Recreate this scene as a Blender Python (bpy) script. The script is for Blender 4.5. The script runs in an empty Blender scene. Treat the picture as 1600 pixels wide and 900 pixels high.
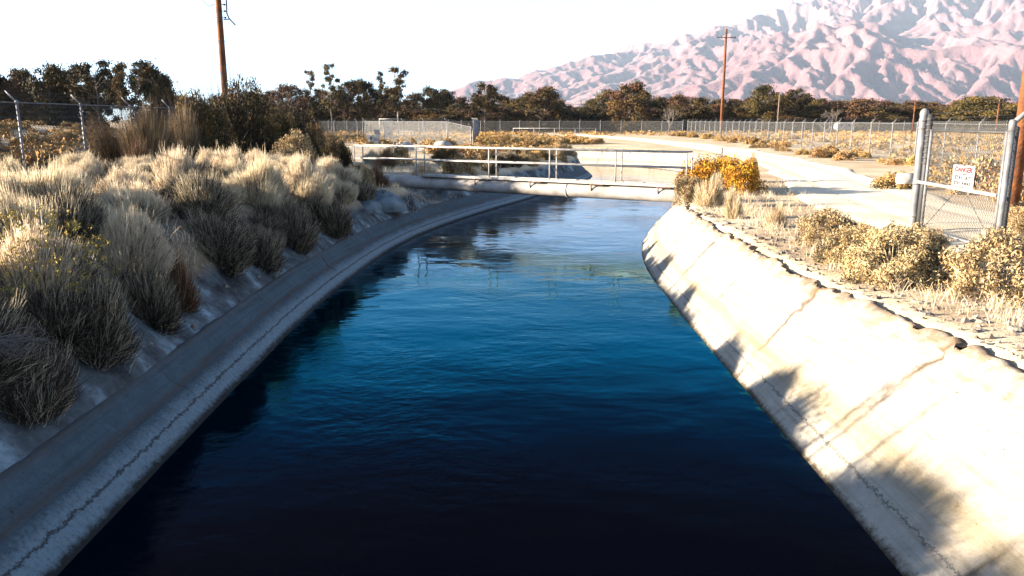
import bpy, math, random
import numpy as np
from mathutils import Vector, Matrix
R = math.radians
random.seed(7); rng = np.random.default_rng(7)
S = bpy.context.scene; COL = S.collection

# ------------------------------------------------------------------ camera, sky, sun, exposure
PITCH = R(12.06); FPX = 1226.0
cd = bpy.data.cameras.new('camera'); cam = bpy.data.objects.new('camera', cd); COL.objects.link(cam)
cd.sensor_width = 36; cd.lens = 36 * FPX / 1600; cd.clip_end = 40000; cd.clip_start = 0.1
cam.location = (0, 0, 0); cam.rotation_euler = (R(90) - PITCH, 0, 0); S.camera = cam
SUN_EL = R(13.5); SUN_AZ = R(-2)          # azimuth: from the left (-X), this much towards +Y
world = bpy.data.worlds.new('World'); S.world = world; world.use_nodes = True
wn = world.node_tree.nodes; bg = wn['Background']; bg.inputs[1].default_value = 0.05
sky = wn.new('ShaderNodeTexSky'); sky.sky_type = 'NISHITA'; sky.sun_disc = False
sky.sun_elevation = SUN_EL; sky.sun_rotation = R(-90) + SUN_AZ
sky.air_density = 0.7; sky.dust_density = 1.2; sky.ozone_density = 3.0; sky.altitude = 1200
world.node_tree.links.new(sky.outputs[0], bg.inputs[0])
sl = bpy.data.lights.new('sun', 'SUN'); sun = bpy.data.objects.new('sun', sl); COL.objects.link(sun)
sl.energy = 5.0; sl.angle = R(0.5); sl.color = (1.0, 0.86, 0.70)
sdir = Vector((-math.cos(SUN_EL) * math.cos(SUN_AZ), math.cos(SUN_EL) * math.sin(SUN_AZ), math.sin(SUN_EL)))
sun.rotation_euler = sdir.to_track_quat('Z', 'Y').to_euler()
S.render.engine = 'CYCLES'
vs = S.view_settings; vs.view_transform = 'Standard'; vs.look = 'None'; vs.gamma = 1; vs.use_curve_mapping = False
vs.exposure = 2.95
S.cycles.max_bounces = 6; S.cycles.diffuse_bounces = 1; S.cycles.glossy_bounces = 3
S.cycles.transparent_max_bounces = 24; S.cycles.volume_bounces = 0

GZ = -2.3; WZ = -3.7
def at(px, py, z=GZ):                      # photo pixel -> point of the level z (authoring aid)
    X = (px - 800) / FPX; Y = (py - 450) / FPX
    dy = math.cos(PITCH) - Y * math.sin(PITCH); dz = -math.sin(PITCH) - Y * math.cos(PITCH)
    k = z / dz; return X * k, dy * k
def xat(px, d, z=GZ):                      # x of a pixel column at distance d
    return (px - 800) / FPX * (d * math.cos(PITCH) - z * math.sin(PITCH))
def zat(py, d):                            # height of a pixel row at distance d
    return d * math.tan(math.atan((450 - py) / FPX) - PITCH)

# ------------------------------------------------------------------ materials
def mat(name, col, rough=0.8, metal=0.0, var=None, scale=4.0, rnd=0.0, bump=0.0, bscale=30.0, spec=0.3, detail=5, trans=0.0):
    m = bpy.data.materials.new(name); m.use_nodes = True; nt = m.node_tree; N = nt.nodes; L = nt.links
    b = N['Principled BSDF']; b.inputs['Roughness'].default_value = rough; b.inputs['Metallic'].default_value = metal
    b.inputs['Specular IOR Level'].default_value = spec
    tc = N.new('ShaderNodeTexCoord'); oi = N.new('ShaderNodeObjectInfo')
    add = N.new('ShaderNodeVectorMath'); add.operation = 'ADD'; L.new(tc.outputs['Object'], add.inputs[0]); 
    sc = N.new('ShaderNodeVectorMath'); sc.operation = 'SCALE'; L.new(oi.outputs['Location'], sc.inputs[0]); sc.inputs[3].default_value = 0.37
    L.new(sc.outputs[0], add.inputs[1])
    no = N.new('ShaderNodeTexNoise'); no.inputs['Scale'].default_value = scale; no.inputs['Detail'].default_value = detail
    L.new(add.outputs[0], no.inputs[0])
    mx = N.new('ShaderNodeMix'); mx.data_type = 'RGBA'
    v = var or tuple(c * 0.7 for c in col)
    mx.inputs[6].default_value = (*v, 1); mx.inputs[7].default_value = (*col, 1)
    mr = N.new('ShaderNodeMapRange'); mr.inputs[1].default_value = 0.35; mr.inputs[2].default_value = 0.65
    L.new(no.outputs[0], mr.inputs[0]); L.new(mr.outputs[0], mx.inputs[0])
    out = mx.outputs[2]
    if rnd:
        hs = N.new('ShaderNodeHueSaturation'); L.new(out, hs.inputs['Color'])
        a = N.new('ShaderNodeMapRange'); a.inputs[3].default_value = 1 - rnd; a.inputs[4].default_value = 1 + rnd
        L.new(oi.outputs['Random'], a.inputs[0]); L.new(a.outputs[0], hs.inputs['Value'])
        a2 = N.new('ShaderNodeMapRange'); a2.inputs[3].default_value = 0.5 - rnd * 0.045; a2.inputs[4].default_value = 0.5 + rnd * 0.045
        ml = N.new('ShaderNodeMath'); ml.operation = 'FRACT'; mm = N.new('ShaderNodeMath'); mm.operation = 'MULTIPLY'; mm.inputs[1].default_value = 7.31
        L.new(oi.outputs['Random'], mm.inputs[0]); L.new(mm.outputs[0], ml.inputs[0]); L.new(ml.outputs[0], a2.inputs[0]); L.new(a2.outputs[0], hs.inputs['Hue'])
        out = hs.outputs[0]
    L.new(out, b.inputs['Base Color'])
    if bump:
        n2 = N.new('ShaderNodeTexNoise'); n2.inputs['Scale'].default_value = bscale; n2.inputs['Detail'].default_value = 6
        L.new(tc.outputs['Object'], n2.inputs[0])
        bp = N.new('ShaderNodeBump'); bp.inputs['Strength'].default_value = bump; bp.inputs['Distance'].default_value = 0.05
        L.new(n2.outputs[0], bp.inputs['Height']); L.new(bp.outputs[0], b.inputs['Normal'])
    if trans:
        tr = N.new('ShaderNodeBsdfTranslucent'); L.new(out, tr.inputs[0]); ms = N.new('ShaderNodeMixShader'); ms.inputs[0].default_value = trans
        L.new(b.outputs[0], ms.inputs[1]); L.new(tr.outputs[0], ms.inputs[2]); L.new(ms.outputs[0], N['Material Output'].inputs[0])
    return m
def nd(nt, t, **k):
    n = nt.nodes.new(t)
    for a, v in k.items(): setattr(n, a, v)
    return n
def ramp(nt, fac, stops):
    r = nt.nodes.new('ShaderNodeValToRGB'); e = r.color_ramp.elements
    while len(e) < len(stops): e.new(0.5)
    for q, (p, c) in zip(e, stops): q.position = p; q.color = (*c, 1) if len(c) == 3 else c
    nt.links.new(fac, r.inputs[0]); return r.outputs[0]
def mixc(nt, fac, a, b, mode='MIX'):
    m = nt.nodes.new('ShaderNodeMix'); m.data_type = 'RGBA'; m.blend_type = mode
    for i, v in ((0, fac), (6, a), (7, b)):
        if isinstance(v, bpy.types.NodeSocket): nt.links.new(v, m.inputs[i])
        elif i == 0: m.inputs[0].default_value = v
        else: m.inputs[i].default_value = (*v, 1)
    return m.outputs[2]
def noise(nt, vec, scale, detail=5, rough=0.55):
    n = nt.nodes.new('ShaderNodeTexNoise'); n.inputs['Scale'].default_value = scale; n.inputs['Detail'].default_value = detail; n.inputs['Roughness'].default_value = rough
    nt.links.new(vec, n.inputs[0]); return n.outputs[0]
def mapping(nt, vec, scale, loc=(0, 0, 0)):
    n = nt.nodes.new('ShaderNodeMapping'); n.inputs['Scale'].default_value = scale; n.inputs['Location'].default_value = loc
    nt.links.new(vec, n.inputs[0]); return n.outputs[0]
def newmat(name):
    m = bpy.data.materials.new(name); m.use_nodes = True; nt = m.node_tree; return m, nt, nt.nodes['Principled BSDF']
def bumpn(nt, b, h, strength, dist):
    bp = nt.nodes.new('ShaderNodeBump'); bp.inputs['Strength'].default_value = strength; bp.inputs['Distance'].default_value = dist
    nt.links.new(h, bp.inputs['Height']); nt.links.new(bp.outputs[0], b.inputs['Normal']); return bp
def rng_map(nt, v, a, b, c=0., d=1.):
    n = nt.nodes.new('ShaderNodeMapRange'); n.clamp = True
    for i, x in enumerate((a, b, c, d)): n.inputs[i + 1].default_value = x
    nt.links.new(v, n.inputs[0]); return n.outputs[0]

def m_ground():
    m, nt, b = newmat('sandy_ground'); tc = nt.nodes.new('ShaderNodeTexCoord').outputs['Object']
    n1 = noise(nt, tc, 0.35, 6); n2 = noise(nt, tc, 9, 6, 0.7); n3 = noise(nt, tc, 45, 3)
    c = ramp(nt, n1, [(0.3, (0.34, 0.235, 0.13)), (0.5, (0.46, 0.36, 0.23)), (0.7, (0.56, 0.47, 0.33))])
    c = mixc(nt, rng_map(nt, n2, 0.50, 0.72), c, (0.24, 0.17, 0.10))
    c = mixc(nt, rng_map(nt, n3, 0.62, 0.72, 0, 0.7), c, (0.16, 0.12, 0.08))
    sz = nt.nodes.new('ShaderNodeSeparateXYZ'); nt.links.new(tc, sz.inputs[0])       # shade painted into the soil of the cut banks
    mk = nt.nodes.new('ShaderNodeMath'); mk.operation = 'MULTIPLY'; nt.links.new(rng_map(nt, sz.outputs[0], -4.0, -5.0, 0, 1), mk.inputs[0]); nt.links.new(rng_map(nt, sz.outputs[0], -15, -13.5, 0, 1), mk.inputs[1])
    mk2 = nt.nodes.new('ShaderNodeMath'); mk2.operation = 'MULTIPLY'; nt.links.new(mk.outputs[0], mk2.inputs[0]); nt.links.new(rng_map(nt, sz.outputs[1], 30, 38, 0.85, 0), mk2.inputs[1])
    c = mixc(nt, mk2.outputs[0], c, mixc(nt, rng_map(nt, n2, 0.4, 0.6), (0.07, 0.05, 0.033), (0.19, 0.14, 0.09)))
    shaded_soil = ramp(nt, noise(nt, tc, 1.3, 6, 0.65), [(0.36, (0.03, 0.030, 0.030)), (0.52, (0.09, 0.105, 0.11)), (0.68, (0.24, 0.32, 0.35))])
    c = mixc(nt, rng_map(nt, sz.outputs[2], -2.62, -2.42, 1, 0), c, shaded_soil)
    nt.links.new(c, b.inputs['Base Color']); b.inputs['Roughness'].default_value = 0.95; b.inputs['Specular IOR Level'].default_value = 0.1
    bumpn(nt, b, mixc(nt, 0.5, n2, n3), 0.5, 0.05); return m
def m_road():
    m, nt, b = newmat('dirt_road'); tc = nt.nodes.new('ShaderNodeTexCoord').outputs['Object']
    n1 = noise(nt, tc, 0.6, 6); n3 = noise(nt, tc, 30, 4, 0.7)
    c = ramp(nt, n1, [(0.3, (0.56, 0.46, 0.31)), (0.7, (0.68, 0.60, 0.46))])
    c = mixc(nt, rng_map(nt, n3, 0.60, 0.75, 0, 0.5), c, (0.26, 0.21, 0.15))
    nt.links.new(c, b.inputs['Base Color']); b.inputs['Roughness'].default_value = 0.95; b.inputs['Specular IOR Level'].default_value = 0.1
    bumpn(nt, b, n3, 0.3, 0.02); return m
def m_lining(name, joint, base, dark, left):
    # UV: u = metres along the canal, v = metres up the slope
    m, nt, b = newmat(name); L = nt.links; uv = nt.nodes.new('ShaderNodeTexCoord').outputs['UV']
    sep = nt.nodes.new('ShaderNodeSeparateXYZ'); L.new(uv, sep.inputs[0]); u, v = sep.outputs[0], sep.outputs[1]
    def math_(op, a, c=None, d=None):
        n = nt.nodes.new('ShaderNodeMath'); n.operation = op
        for i, x in enumerate((a, c, d)):
            if x is None: continue
            if isinstance(x, bpy.types.NodeSocket): L.new(x, n.inputs[i])
            else: n.inputs[i].default_value = x
        return n.outputs[0]
    fine = noise(nt, uv, 22, 8, 0.7); med = noise(nt, uv, 3.5, 6, 0.65); streak = noise(nt, mapping(nt, uv, (5, 0.7, 1)), 1.5, 5, 0.6)
    band = noise(nt, mapping(nt, uv, (0.25, 7, 1)), 1.6, 5, 0.6)
    c = mixc(nt, rng_map(nt, med, 0.35, 0.7), base, tuple(x * 0.72 for x in base))
    c = mixc(nt, rng_map(nt, band, 0.5, 0.68, 0, 0.55), c, dark)
    c = mixc(nt, rng_map(nt, fine, 0.58, 0.68, 0, 0.8 if left else 0.45), c, tuple(x * 0.6 for x in dark))
    # rusty stain patches and joints
    wob = math_('MULTIPLY', math_('SUBTRACT', noise(nt, uv, 1.3, 4), 0.5), 0.9)
    ju = math_('PINGPONG', math_('ADD', u, wob), joint / 2)
    jl = rng_map(nt, ju, 0.0, 0.05 if left else 0.085, 1, 0)
    jl = math_('MULTIPLY', jl, rng_map(nt, noise(nt, uv, 0.9, 2), 0.38, 0.55, 0.15, 1))
    c = mixc(nt, math_('MULTIPLY', jl, 0.85), c, (0.045, 0.022, 0.012))
    c = mixc(nt, rng_map(nt, streak, 0.60, 0.75, 0, 0.55), c, (0.09, 0.058, 0.032) if not left else (0.06, 0.06, 0.06))
    c = mixc(nt, rng_map(nt, noise(nt, mapping(nt, uv, (1, 2.2, 1)), 6.5, 7, 0.75), 0.60, 0.68, 0, 0.9), c, (0.04, 0.028, 0.018))
    if not left: c = mixc(nt, rng_map(nt, math_('ADD', v, math_('MULTIPLY', math_('SUBTRACT', noise(nt, uv, 3, 6, 0.7), 0.5), 1.3)), 1.60, 1.86, 0, 0.75), c, (0.12, 0.075, 0.04))
    # jagged crust line of old water marks a hand's breadth above the water
    soft0 = math_('ADD', v, math_('MULTIPLY', math_('SUBTRACT', med, 0.5), 0.15))
    if left:
        c = mixc(nt, rng_map(nt, math_('ADD', soft0, math_('MULTIPLY', fine, 0.3)), 0.45, 0.62, 0.75, 0), c, (0.20, 0.265, 0.29))
        c = mixc(nt, rng_map(nt, noise(nt, mapping(nt, uv, (1.6, 1, 1)), 11, 10, 0.95), 0.50, 0.60, 0, 0.85), c, (0.045, 0.055, 0.06))
    jag = math_('ADD', v, math_('MULTIPLY', math_('SUBTRACT', noise(nt, uv, 9, 6, 0.8), 0.5), 0.22))
    for lv, w, s in (((0.27, 0.026, 1.0),) if left else ((0.32, 0.018, 0.8),)):
        ln = rng_map(nt, math_('ABSOLUTE', math_('SUBTRACT', jag, lv)), 0, w, s, 0); c = mixc(nt, ln, c, (0.02, 0.018, 0.015))
    soft = math_('ADD', v, math_('MULTIPLY', math_('SUBTRACT', noise(nt, uv, 2, 4), 0.5), 0.12))
    if not left: ln = rng_map(nt, math_('ABSOLUTE', math_('SUBTRACT', soft, 0.62)), 0.0, 0.28, 0.6, 0); c = mixc(nt, ln, c, (0.17, 0.125, 0.055))
    if left:
        ln = rng_map(nt, math_('ABSOLUTE', math_('SUBTRACT', soft, 0.56)), 0.0, 0.08, 0.75, 0); c = mixc(nt, ln, c, (0.07, 0.055, 0.045))
        ln = rng_map(nt, math_('SUBTRACT', soft, 0.85), 0.0, 0.1, 0, 0.5); c = mixc(nt, ln, c, (0.10, 0.08, 0.065))
    wet = rng_map(nt, jag, 0.05, 0.13, 1, 0); c = mixc(nt, wet, c, (0.035, 0.024, 0.013) if not left else (0.018, 0.018, 0.016))
    L.new(c, b.inputs['Base Color']); b.inputs['Roughness'].default_value = 0.9; b.inputs['Specular IOR Level'].default_value = 0.2
    h = math_('ADD', math_('MULTIPLY', fine, 0.6), math_('MULTIPLY', med, 0.9)); h = math_('SUBTRACT', h, math_('MULTIPLY', jl, 0.6))
    bumpn(nt, b, h, 0.9 if left else 0.6, 0.06); return m
def m_water():
    m, nt, b = newmat('canal_water'); tc = nt.nodes.new('ShaderNodeTexCoord').outputs['Object']
    b.inputs['Base Color'].default_value = (0.0003, 0.003, 0.007, 1); b.inputs['Roughness'].default_value = 1; b.inputs['Specular IOR Level'].default_value = 0
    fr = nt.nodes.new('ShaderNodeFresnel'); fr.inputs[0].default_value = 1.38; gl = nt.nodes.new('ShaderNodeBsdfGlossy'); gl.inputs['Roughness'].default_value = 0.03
    tint = ramp(nt, fr.outputs[0], [(0.075, (0.11, 0.06, 0.04)), (0.125, (0.04, 0.13, 0.23)), (0.20, (0.02, 0.54, 0.80)), (0.29, (0.22, 0.70, 0.90)), (0.42, (0.74, 0.84, 0.90)), (0.62, (1, 0.93, 0.90))])  # reflection colour painted by viewing angle: near black, then blue, then pale
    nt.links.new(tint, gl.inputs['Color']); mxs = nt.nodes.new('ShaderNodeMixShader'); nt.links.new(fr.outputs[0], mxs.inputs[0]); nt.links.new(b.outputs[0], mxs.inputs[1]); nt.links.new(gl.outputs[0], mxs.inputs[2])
    nt.links.new(mxs.outputs[0], nt.nodes['Material Output'].inputs[0])
    warp = nt.nodes.new('ShaderNodeVectorMath'); warp.operation = 'ADD'
    wn_ = nt.nodes.new('ShaderNodeTexNoise'); wn_.inputs['Scale'].default_value = 0.35; nt.links.new(tc, wn_.inputs[0])
    nt.links.new(tc, warp.inputs[0]); nt.links.new(wn_.outputs['Color'], warp.inputs[1])
    v = mapping(nt, warp.outputs[0], (1, 1.35, 1))
    a = noise(nt, v, 0.7, 3, 0.5); c = noise(nt, v, 4.5, 4, 0.6); mask = rng_map(nt, noise(nt, tc, 0.30, 4), 0.42, 0.62, 0.08, 1.3)
    mm = nt.nodes.new('ShaderNodeMath'); mm.operation = 'MULTIPLY'; nt.links.new(c, mm.inputs[0]); nt.links.new(mask, mm.inputs[1])
    m2 = nt.nodes.new('ShaderNodeMath'); m2.operation = 'MULTIPLY_ADD'; nt.links.new(mm.outputs[0], m2.inputs[0]); m2.inputs[1].default_value = 0.28; nt.links.new(a, m2.inputs[2])
    bn = bumpn(nt, b, m2.outputs[0], 1.0, 0.025); nt.links.new(bn.outputs[0], gl.inputs['Normal']); nt.links.new(bn.outputs[0], fr.inputs['Normal']); return m
def m_mountain():
    m, nt, b = newmat('bare_mountain_rock'); L = nt.links; tc = nt.nodes.new('ShaderNodeTexCoord').outputs['Object']
    n1 = noise(nt, tc, 0.0011, 8, 0.65); n2 = noise(nt, tc, 0.006, 8, 0.7)
    c = ramp(nt, n1, [(0.3, (0.12, 0.060, 0.064)), (0.5, (0.165, 0.088, 0.092)), (0.7, (0.21, 0.125, 0.125))])
    c = mixc(nt, rng_map(nt, n2, 0.45, 0.7, 0, 0.7), c, (0.10, 0.065, 0.065))
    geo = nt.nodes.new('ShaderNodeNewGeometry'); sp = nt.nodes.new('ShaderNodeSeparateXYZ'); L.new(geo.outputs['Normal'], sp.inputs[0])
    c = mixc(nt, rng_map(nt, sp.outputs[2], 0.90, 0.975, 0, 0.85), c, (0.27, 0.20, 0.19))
    L.new(c, b.inputs['Base Color']); b.inputs['Roughness'].default_value = 1; b.inputs['Specular IOR Level'].default_value = 0
    bumpn(nt, b, n2, 0.8, 40.0); return m
def m_chain(pitch):
    m, nt, b = newmat('chain_link_wire'); L = nt.links; uv = nt.nodes.new('ShaderNodeTexCoord').outputs['UV']
    sep = nt.nodes.new('ShaderNodeSeparateXYZ'); L.new(uv, sep.inputs[0])
    b.inputs['Base Color'].default_value = (0.10, 0.10, 0.095, 1); b.inputs['Metallic'].default_value = 0.2; b.inputs['Roughness'].default_value = 0.6
    o = []
    for op in ('ADD', 'SUBTRACT'):
        s = nt.nodes.new('ShaderNodeMath'); s.operation = op; L.new(sep.outputs[0], s.inputs[0]); L.new(sep.outputs[1], s.inputs[1])
        p = nt.nodes.new('ShaderNodeMath'); p.operation = 'PINGPONG'; L.new(s.outputs[0], p.inputs[0]); p.inputs[1].default_value = pitch / 2
        l = nt.nodes.new('ShaderNodeMath'); l.operation = 'LESS_THAN'; L.new(p.outputs[0], l.inputs[0]); l.inputs[1].default_value = pitch * 0.062; o.append(l.outputs[0])
    mx = nt.nodes.new('ShaderNodeMath'); mx.operation = 'MAXIMUM'; L.new(o[0], mx.inputs[0]); L.new(o[1], mx.inputs[1])
    L.new(mx.outputs[0], b.inputs['Alpha']); return m

M = dict(
    ground=m_ground(), road=m_road(), water=m_water(), mountain=m_mountain(),
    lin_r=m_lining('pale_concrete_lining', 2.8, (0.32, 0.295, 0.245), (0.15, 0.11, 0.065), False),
    lin_l=m_lining('shade_toned_concrete_lining', 4.2, (0.075, 0.112, 0.130), (0.022, 0.026, 0.031), True),  # shaded-side lining: the shade is put into a darker, bluer base colour
    straw=mat('pale_straw_stems', (0.76, 0.65, 0.46), 0.9, var=(0.55, 0.42, 0.26), scale=9, rnd=0.12, trans=0.42),
    twig=mat('dry_twigs', (0.05, 0.036, 0.026), 0.9, var=(0.025, 0.018, 0.014), scale=6, rnd=0.15),
    greygreen=mat('grey_green_stems', (0.065, 0.058, 0.036), 0.9, var=(0.03, 0.026, 0.018), scale=8, rnd=0.15),
    flower=mat('dried_yellow_flower_heads', (0.40, 0.30, 0.06), 0.9, var=(0.26, 0.18, 0.04), scale=9, rnd=0.1),
    orange=mat('orange_shrub_leaves', (0.36, 0.13, 0.010), 0.9, var=(0.42, 0.25, 0.018), scale=3, rnd=0.08),
    tan=mat('tan_shrub_leaves', (0.42, 0.32, 0.17), 0.9, var=(0.27, 0.17, 0.07), scale=5, rnd=0.14),
    goldscrub=mat('golden_scrub_leaves', (0.36, 0.23, 0.08), 0.9, var=(0.22, 0.11, 0.03), scale=3, rnd=0.25),
    rust=mat('rusty_twigs', (0.15, 0.055, 0.028), 0.9, var=(0.07, 0.025, 0.014), scale=6, rnd=0.1),
    leaf=mat('dark_olive_leaves', (0.105, 0.062, 0.012), 0.85, var=(0.018, 0.018, 0.006), scale=0.35, rnd=0.3, detail=3),
    shrubleaf=mat('olive_shrub_leaves', (0.085, 0.060, 0.012), 0.85, var=(0.02, 0.018, 0.006), scale=1.2, rnd=0.2, detail=3),
    brownleaf=mat('brown_leaves', (0.10, 0.048, 0.02), 0.85, var=(0.04, 0.022, 0.012), scale=0.4, rnd=0.25, detail=3),
    bark=mat('grey_brown_bark', (0.15, 0.115, 0.09), 0.95, scale=3, bump=0.4),
    palebark=mat('pale_bare_bark', (0.17, 0.145, 0.12), 0.95, scale=3),
    galv=mat('galvanised_steel', (0.17, 0.17, 0.17), 0.55, 0.2, var=(0.10, 0.10, 0.10), scale=6),
    wire=mat('wire_steel', (0.05, 0.05, 0.048), 0.6, 0.2),
    white=mat('white_paint', (0.36, 0.35, 0.33), 0.6, var=(0.22, 0.20, 0.17), scale=4, bump=0.1, bscale=12),
    pipe=mat('white_painted_pipe', (0.34, 0.325, 0.30), 0.55, var=(0.20, 0.18, 0.16), scale=1.8, bump=0.12, bscale=6),
    ruststeel=mat('rusted_bracket_steel', (0.10, 0.06, 0.04), 0.8, scale=12),
    wood=mat('weathered_orange_wood', (0.17, 0.06, 0.018), 0.9, var=(0.08, 0.03, 0.012), scale=3, bump=0.5, bscale=14),
    greywood=mat('weathered_grey_wood', (0.16, 0.11, 0.08), 0.9, scale=3, bump=0.3),
    ceramic=mat('dark_insulator', (0.03, 0.025, 0.02), 0.4), cable=mat('black_cable', (0.02, 0.02, 0.02), 0.7),
    boxgrey=mat('grey_enamel', (0.2, 0.2, 0.2), 0.5), concrete=mat('cast_concrete', (0.22, 0.19, 0.15), 0.9, scale=3, bump=0.4),
    headwall=mat('rough_shotcrete', (0.16, 0.20, 0.21), 0.95, var=(0.07, 0.09, 0.10), scale=3, bump=0.9, bscale=5),
    stone=mat('gravel_stone', (0.26, 0.21, 0.16), 0.95, var=(0.07, 0.05, 0.04), scale=2), sign=mat('white_sign_enamel', (0.34, 0.34, 0.34), 0.5),
    black=mat('black_lettering', (0.01, 0.01, 0.01), 0.6), red=mat('faded_red_lettering', (0.10, 0.008, 0.008), 0.6), glass=mat('dark_window_glass', (0.02, 0.025, 0.03), 0.1, spec=0.5),
    chain=m_chain(0.08))

# ------------------------------------------------------------------ object helpers
def tag(o, label, cat, group=None, kind=None):
    if label: o['label'] = label
    if cat: o['category'] = cat
    if group: o['group'] = group
    if kind: o['kind'] = kind
    return o
def empty(name, loc=(0, 0, 0), rz=0.0):
    o = bpy.data.objects.new(name, None); o.location = loc; o.rotation_euler = (0, 0, rz); o.empty_display_size = 0.3; COL.objects.link(o); return o
def link(name, me, m, parent=None, loc=(0, 0, 0)):
    me.materials.clear()
    for q in (m if isinstance(m, (list, tuple)) else [m]): me.materials.append(q)
    o = bpy.data.objects.new(name, me); COL.objects.link(o); o.location = loc
    if parent: o.parent = parent
    return o
def copy_tree(o, parent=None):
    c = o.copy(); COL.objects.link(c); c.parent = parent
    for ch in o.children: copy_tree(ch, c)
    return c
def npmesh(name, V, F, smooth=False, mi=None):    # V (n,3); F (m,4) or (m,3)
    me = bpy.data.meshes.new(name); V = np.asarray(V, dtype=np.float32); F = np.asarray(F, dtype=np.int32)
    k = F.shape[1]; me.vertices.add(len(V)); me.vertices.foreach_set('co', V.ravel())
    me.loops.add(F.size); me.loops.foreach_set('vertex_index', F.ravel())
    me.polygons.add(len(F)); me.polygons.foreach_set('loop_start', np.arange(0, F.size, k, dtype=np.int32))
    me.polygons.foreach_set('loop_total', np.full(len(F), k, dtype=np.int32))
    if mi is not None: me.polygons.foreach_set('material_index', np.asarray(mi, dtype=np.int32))
    me.polygons.foreach_set('use_smooth', np.full(len(F), smooth)); me.update(calc_edges=True); return me
class MB:
    def __init__(s): s.v = []; s.f = []; s.sm = []
    def tube(s, pts, r, n=8, caps=True, smooth=True, up=None):
        pts = [Vector(p) for p in pts]; rs = r if isinstance(r, (list, tuple)) else [r] * len(pts); base = len(s.v)
        for i, p in enumerate(pts):
            d = (pts[min(i + 1, len(pts) - 1)] - pts[max(i - 1, 0)]).normalized()
            if up is None: up = Vector((0, 0, 1)) if abs(d.z) < 0.9 else Vector((1, 0, 0))
            a = d.cross(up).normalized(); b = d.cross(a).normalized(); 
            for k in range(n):
                t = 2 * math.pi * k / n; s.v.append(tuple(p + (a * math.cos(t) + b * math.sin(t)) * rs[i]))
        for i in range(len(pts) - 1):
            for k in range(n):
                k2 = (k + 1) % n; s.f.append((base + i * n + k, base + i * n + k2, base + (i + 1) * n + k2, base + (i + 1) * n + k)); s.sm.append(smooth)
        if caps:
            s.f.append(tuple(base + k for k in range(n))[::-1]); s.sm.append(False)
            s.f.append(tuple(base + (len(pts) - 1) * n + k for k in range(n))); s.sm.append(False)
        return s
    def box(s, c, size, rot=None, bevel=0.0):
        x, y, z = (q / 2 for q in size); b = len(s.v); Rm = rot or Matrix.Identity(3); c = Vector(c)
        if bevel:
            e = bevel; P = []
            for sz in (-1, 1):
                for (ix, iy, iz) in (((x - e), (y - e), z), (x, y, z - e)) if sz == 1 else ((x, y, z - e), ((x - e), (y - e), z)):
                    P.append([(-ix, -iy, sz * iz), (ix, -iy, sz * iz), (ix, iy, sz * iz), (-ix, iy, sz * iz)])
            P = [P[1], P[0], P[3], P[2]] if P[0][0][2] > P[1][0][2] else P
            for ring in P: s.v += [tuple(c + Rm @ Vector(q)) for q in ring]
            s.f.append((b + 3, b + 2, b + 1, b)); s.sm.append(False)
            for i in range(3):
                for k in range(4):
                    k2 = (k + 1) % 4; s.f.append((b + 4 * i + k, b + 4 * i + k2, b + 4 * i + 4 + k2, b + 4 * i + 4 + k)); s.sm.append(False)
            s.f.append((b + 12, b + 13, b + 14, b + 15)); s.sm.append(False); return s
        for q in ((-x, -y, -z), (x, -y, -z), (x, y, -z), (-x, y, -z), (-x, -y, z), (x, -y, z), (x, y, z), (-x, y, z)): s.v.append(tuple(c + Rm @ Vector(q)))
        for f in ((3, 2, 1, 0), (4, 5, 6, 7), (0, 1, 5, 4), (1, 2, 6, 5), (2, 3, 7, 6), (3, 0, 4, 7)): s.f.append(tuple(b + i for i in f)); s.sm.append(False)
        return s
    def lathe(s, prof, n=14, c=(0, 0, 0)):
        b = len(s.v)
        for r, z in prof:
            for k in range(n): t = 2 * math.pi * k / n; s.v.append((c[0] + r * math.cos(t), c[1] + r * math.sin(t), c[2] + z))
        for i in range(len(prof) - 1):
            for k in range(n): k2 = (k + 1) % n; s.f.append((b + i * n + k, b + i * n + k2, b + (i + 1) * n + k2, b + (i + 1) * n + k)); s.sm.append(True)
        return s
    def build(s, name, m, parent=None, loc=(0, 0, 0)):
        me = bpy.data.meshes.new(name); me.from_pydata(s.v, [], s.f); me.polygons.foreach_set('use_smooth', s.sm); me.update()
        return link(name, me, m, parent, loc)

# numpy value noise
_perm = np.random.default_rng(3).random((64, 64))
def vnoise(x, y):
    xi = np.floor(x).astype(int); yi = np.floor(y).astype(int); fx = x - xi; fy = y - yi
    fx = fx * fx * (3 - 2 * fx); fy = fy * fy * (3 - 2 * fy); g = lambda a, b: _perm[a % 64, b % 64]
    return (g(xi, yi) * (1 - fx) + g(xi + 1, yi) * fx) * (1 - fy) + (g(xi, yi + 1) * (1 - fx) + g(xi + 1, yi + 1) * fx) * fy - 0.5
def fbm(x, y, o=4):
    s = 0; a = 1.0
    for i in range(o): s = s + a * vnoise(x * 2 ** i + 17 * i, y * 2 ** i + 31 * i); a *= 0.5
    return s

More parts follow.
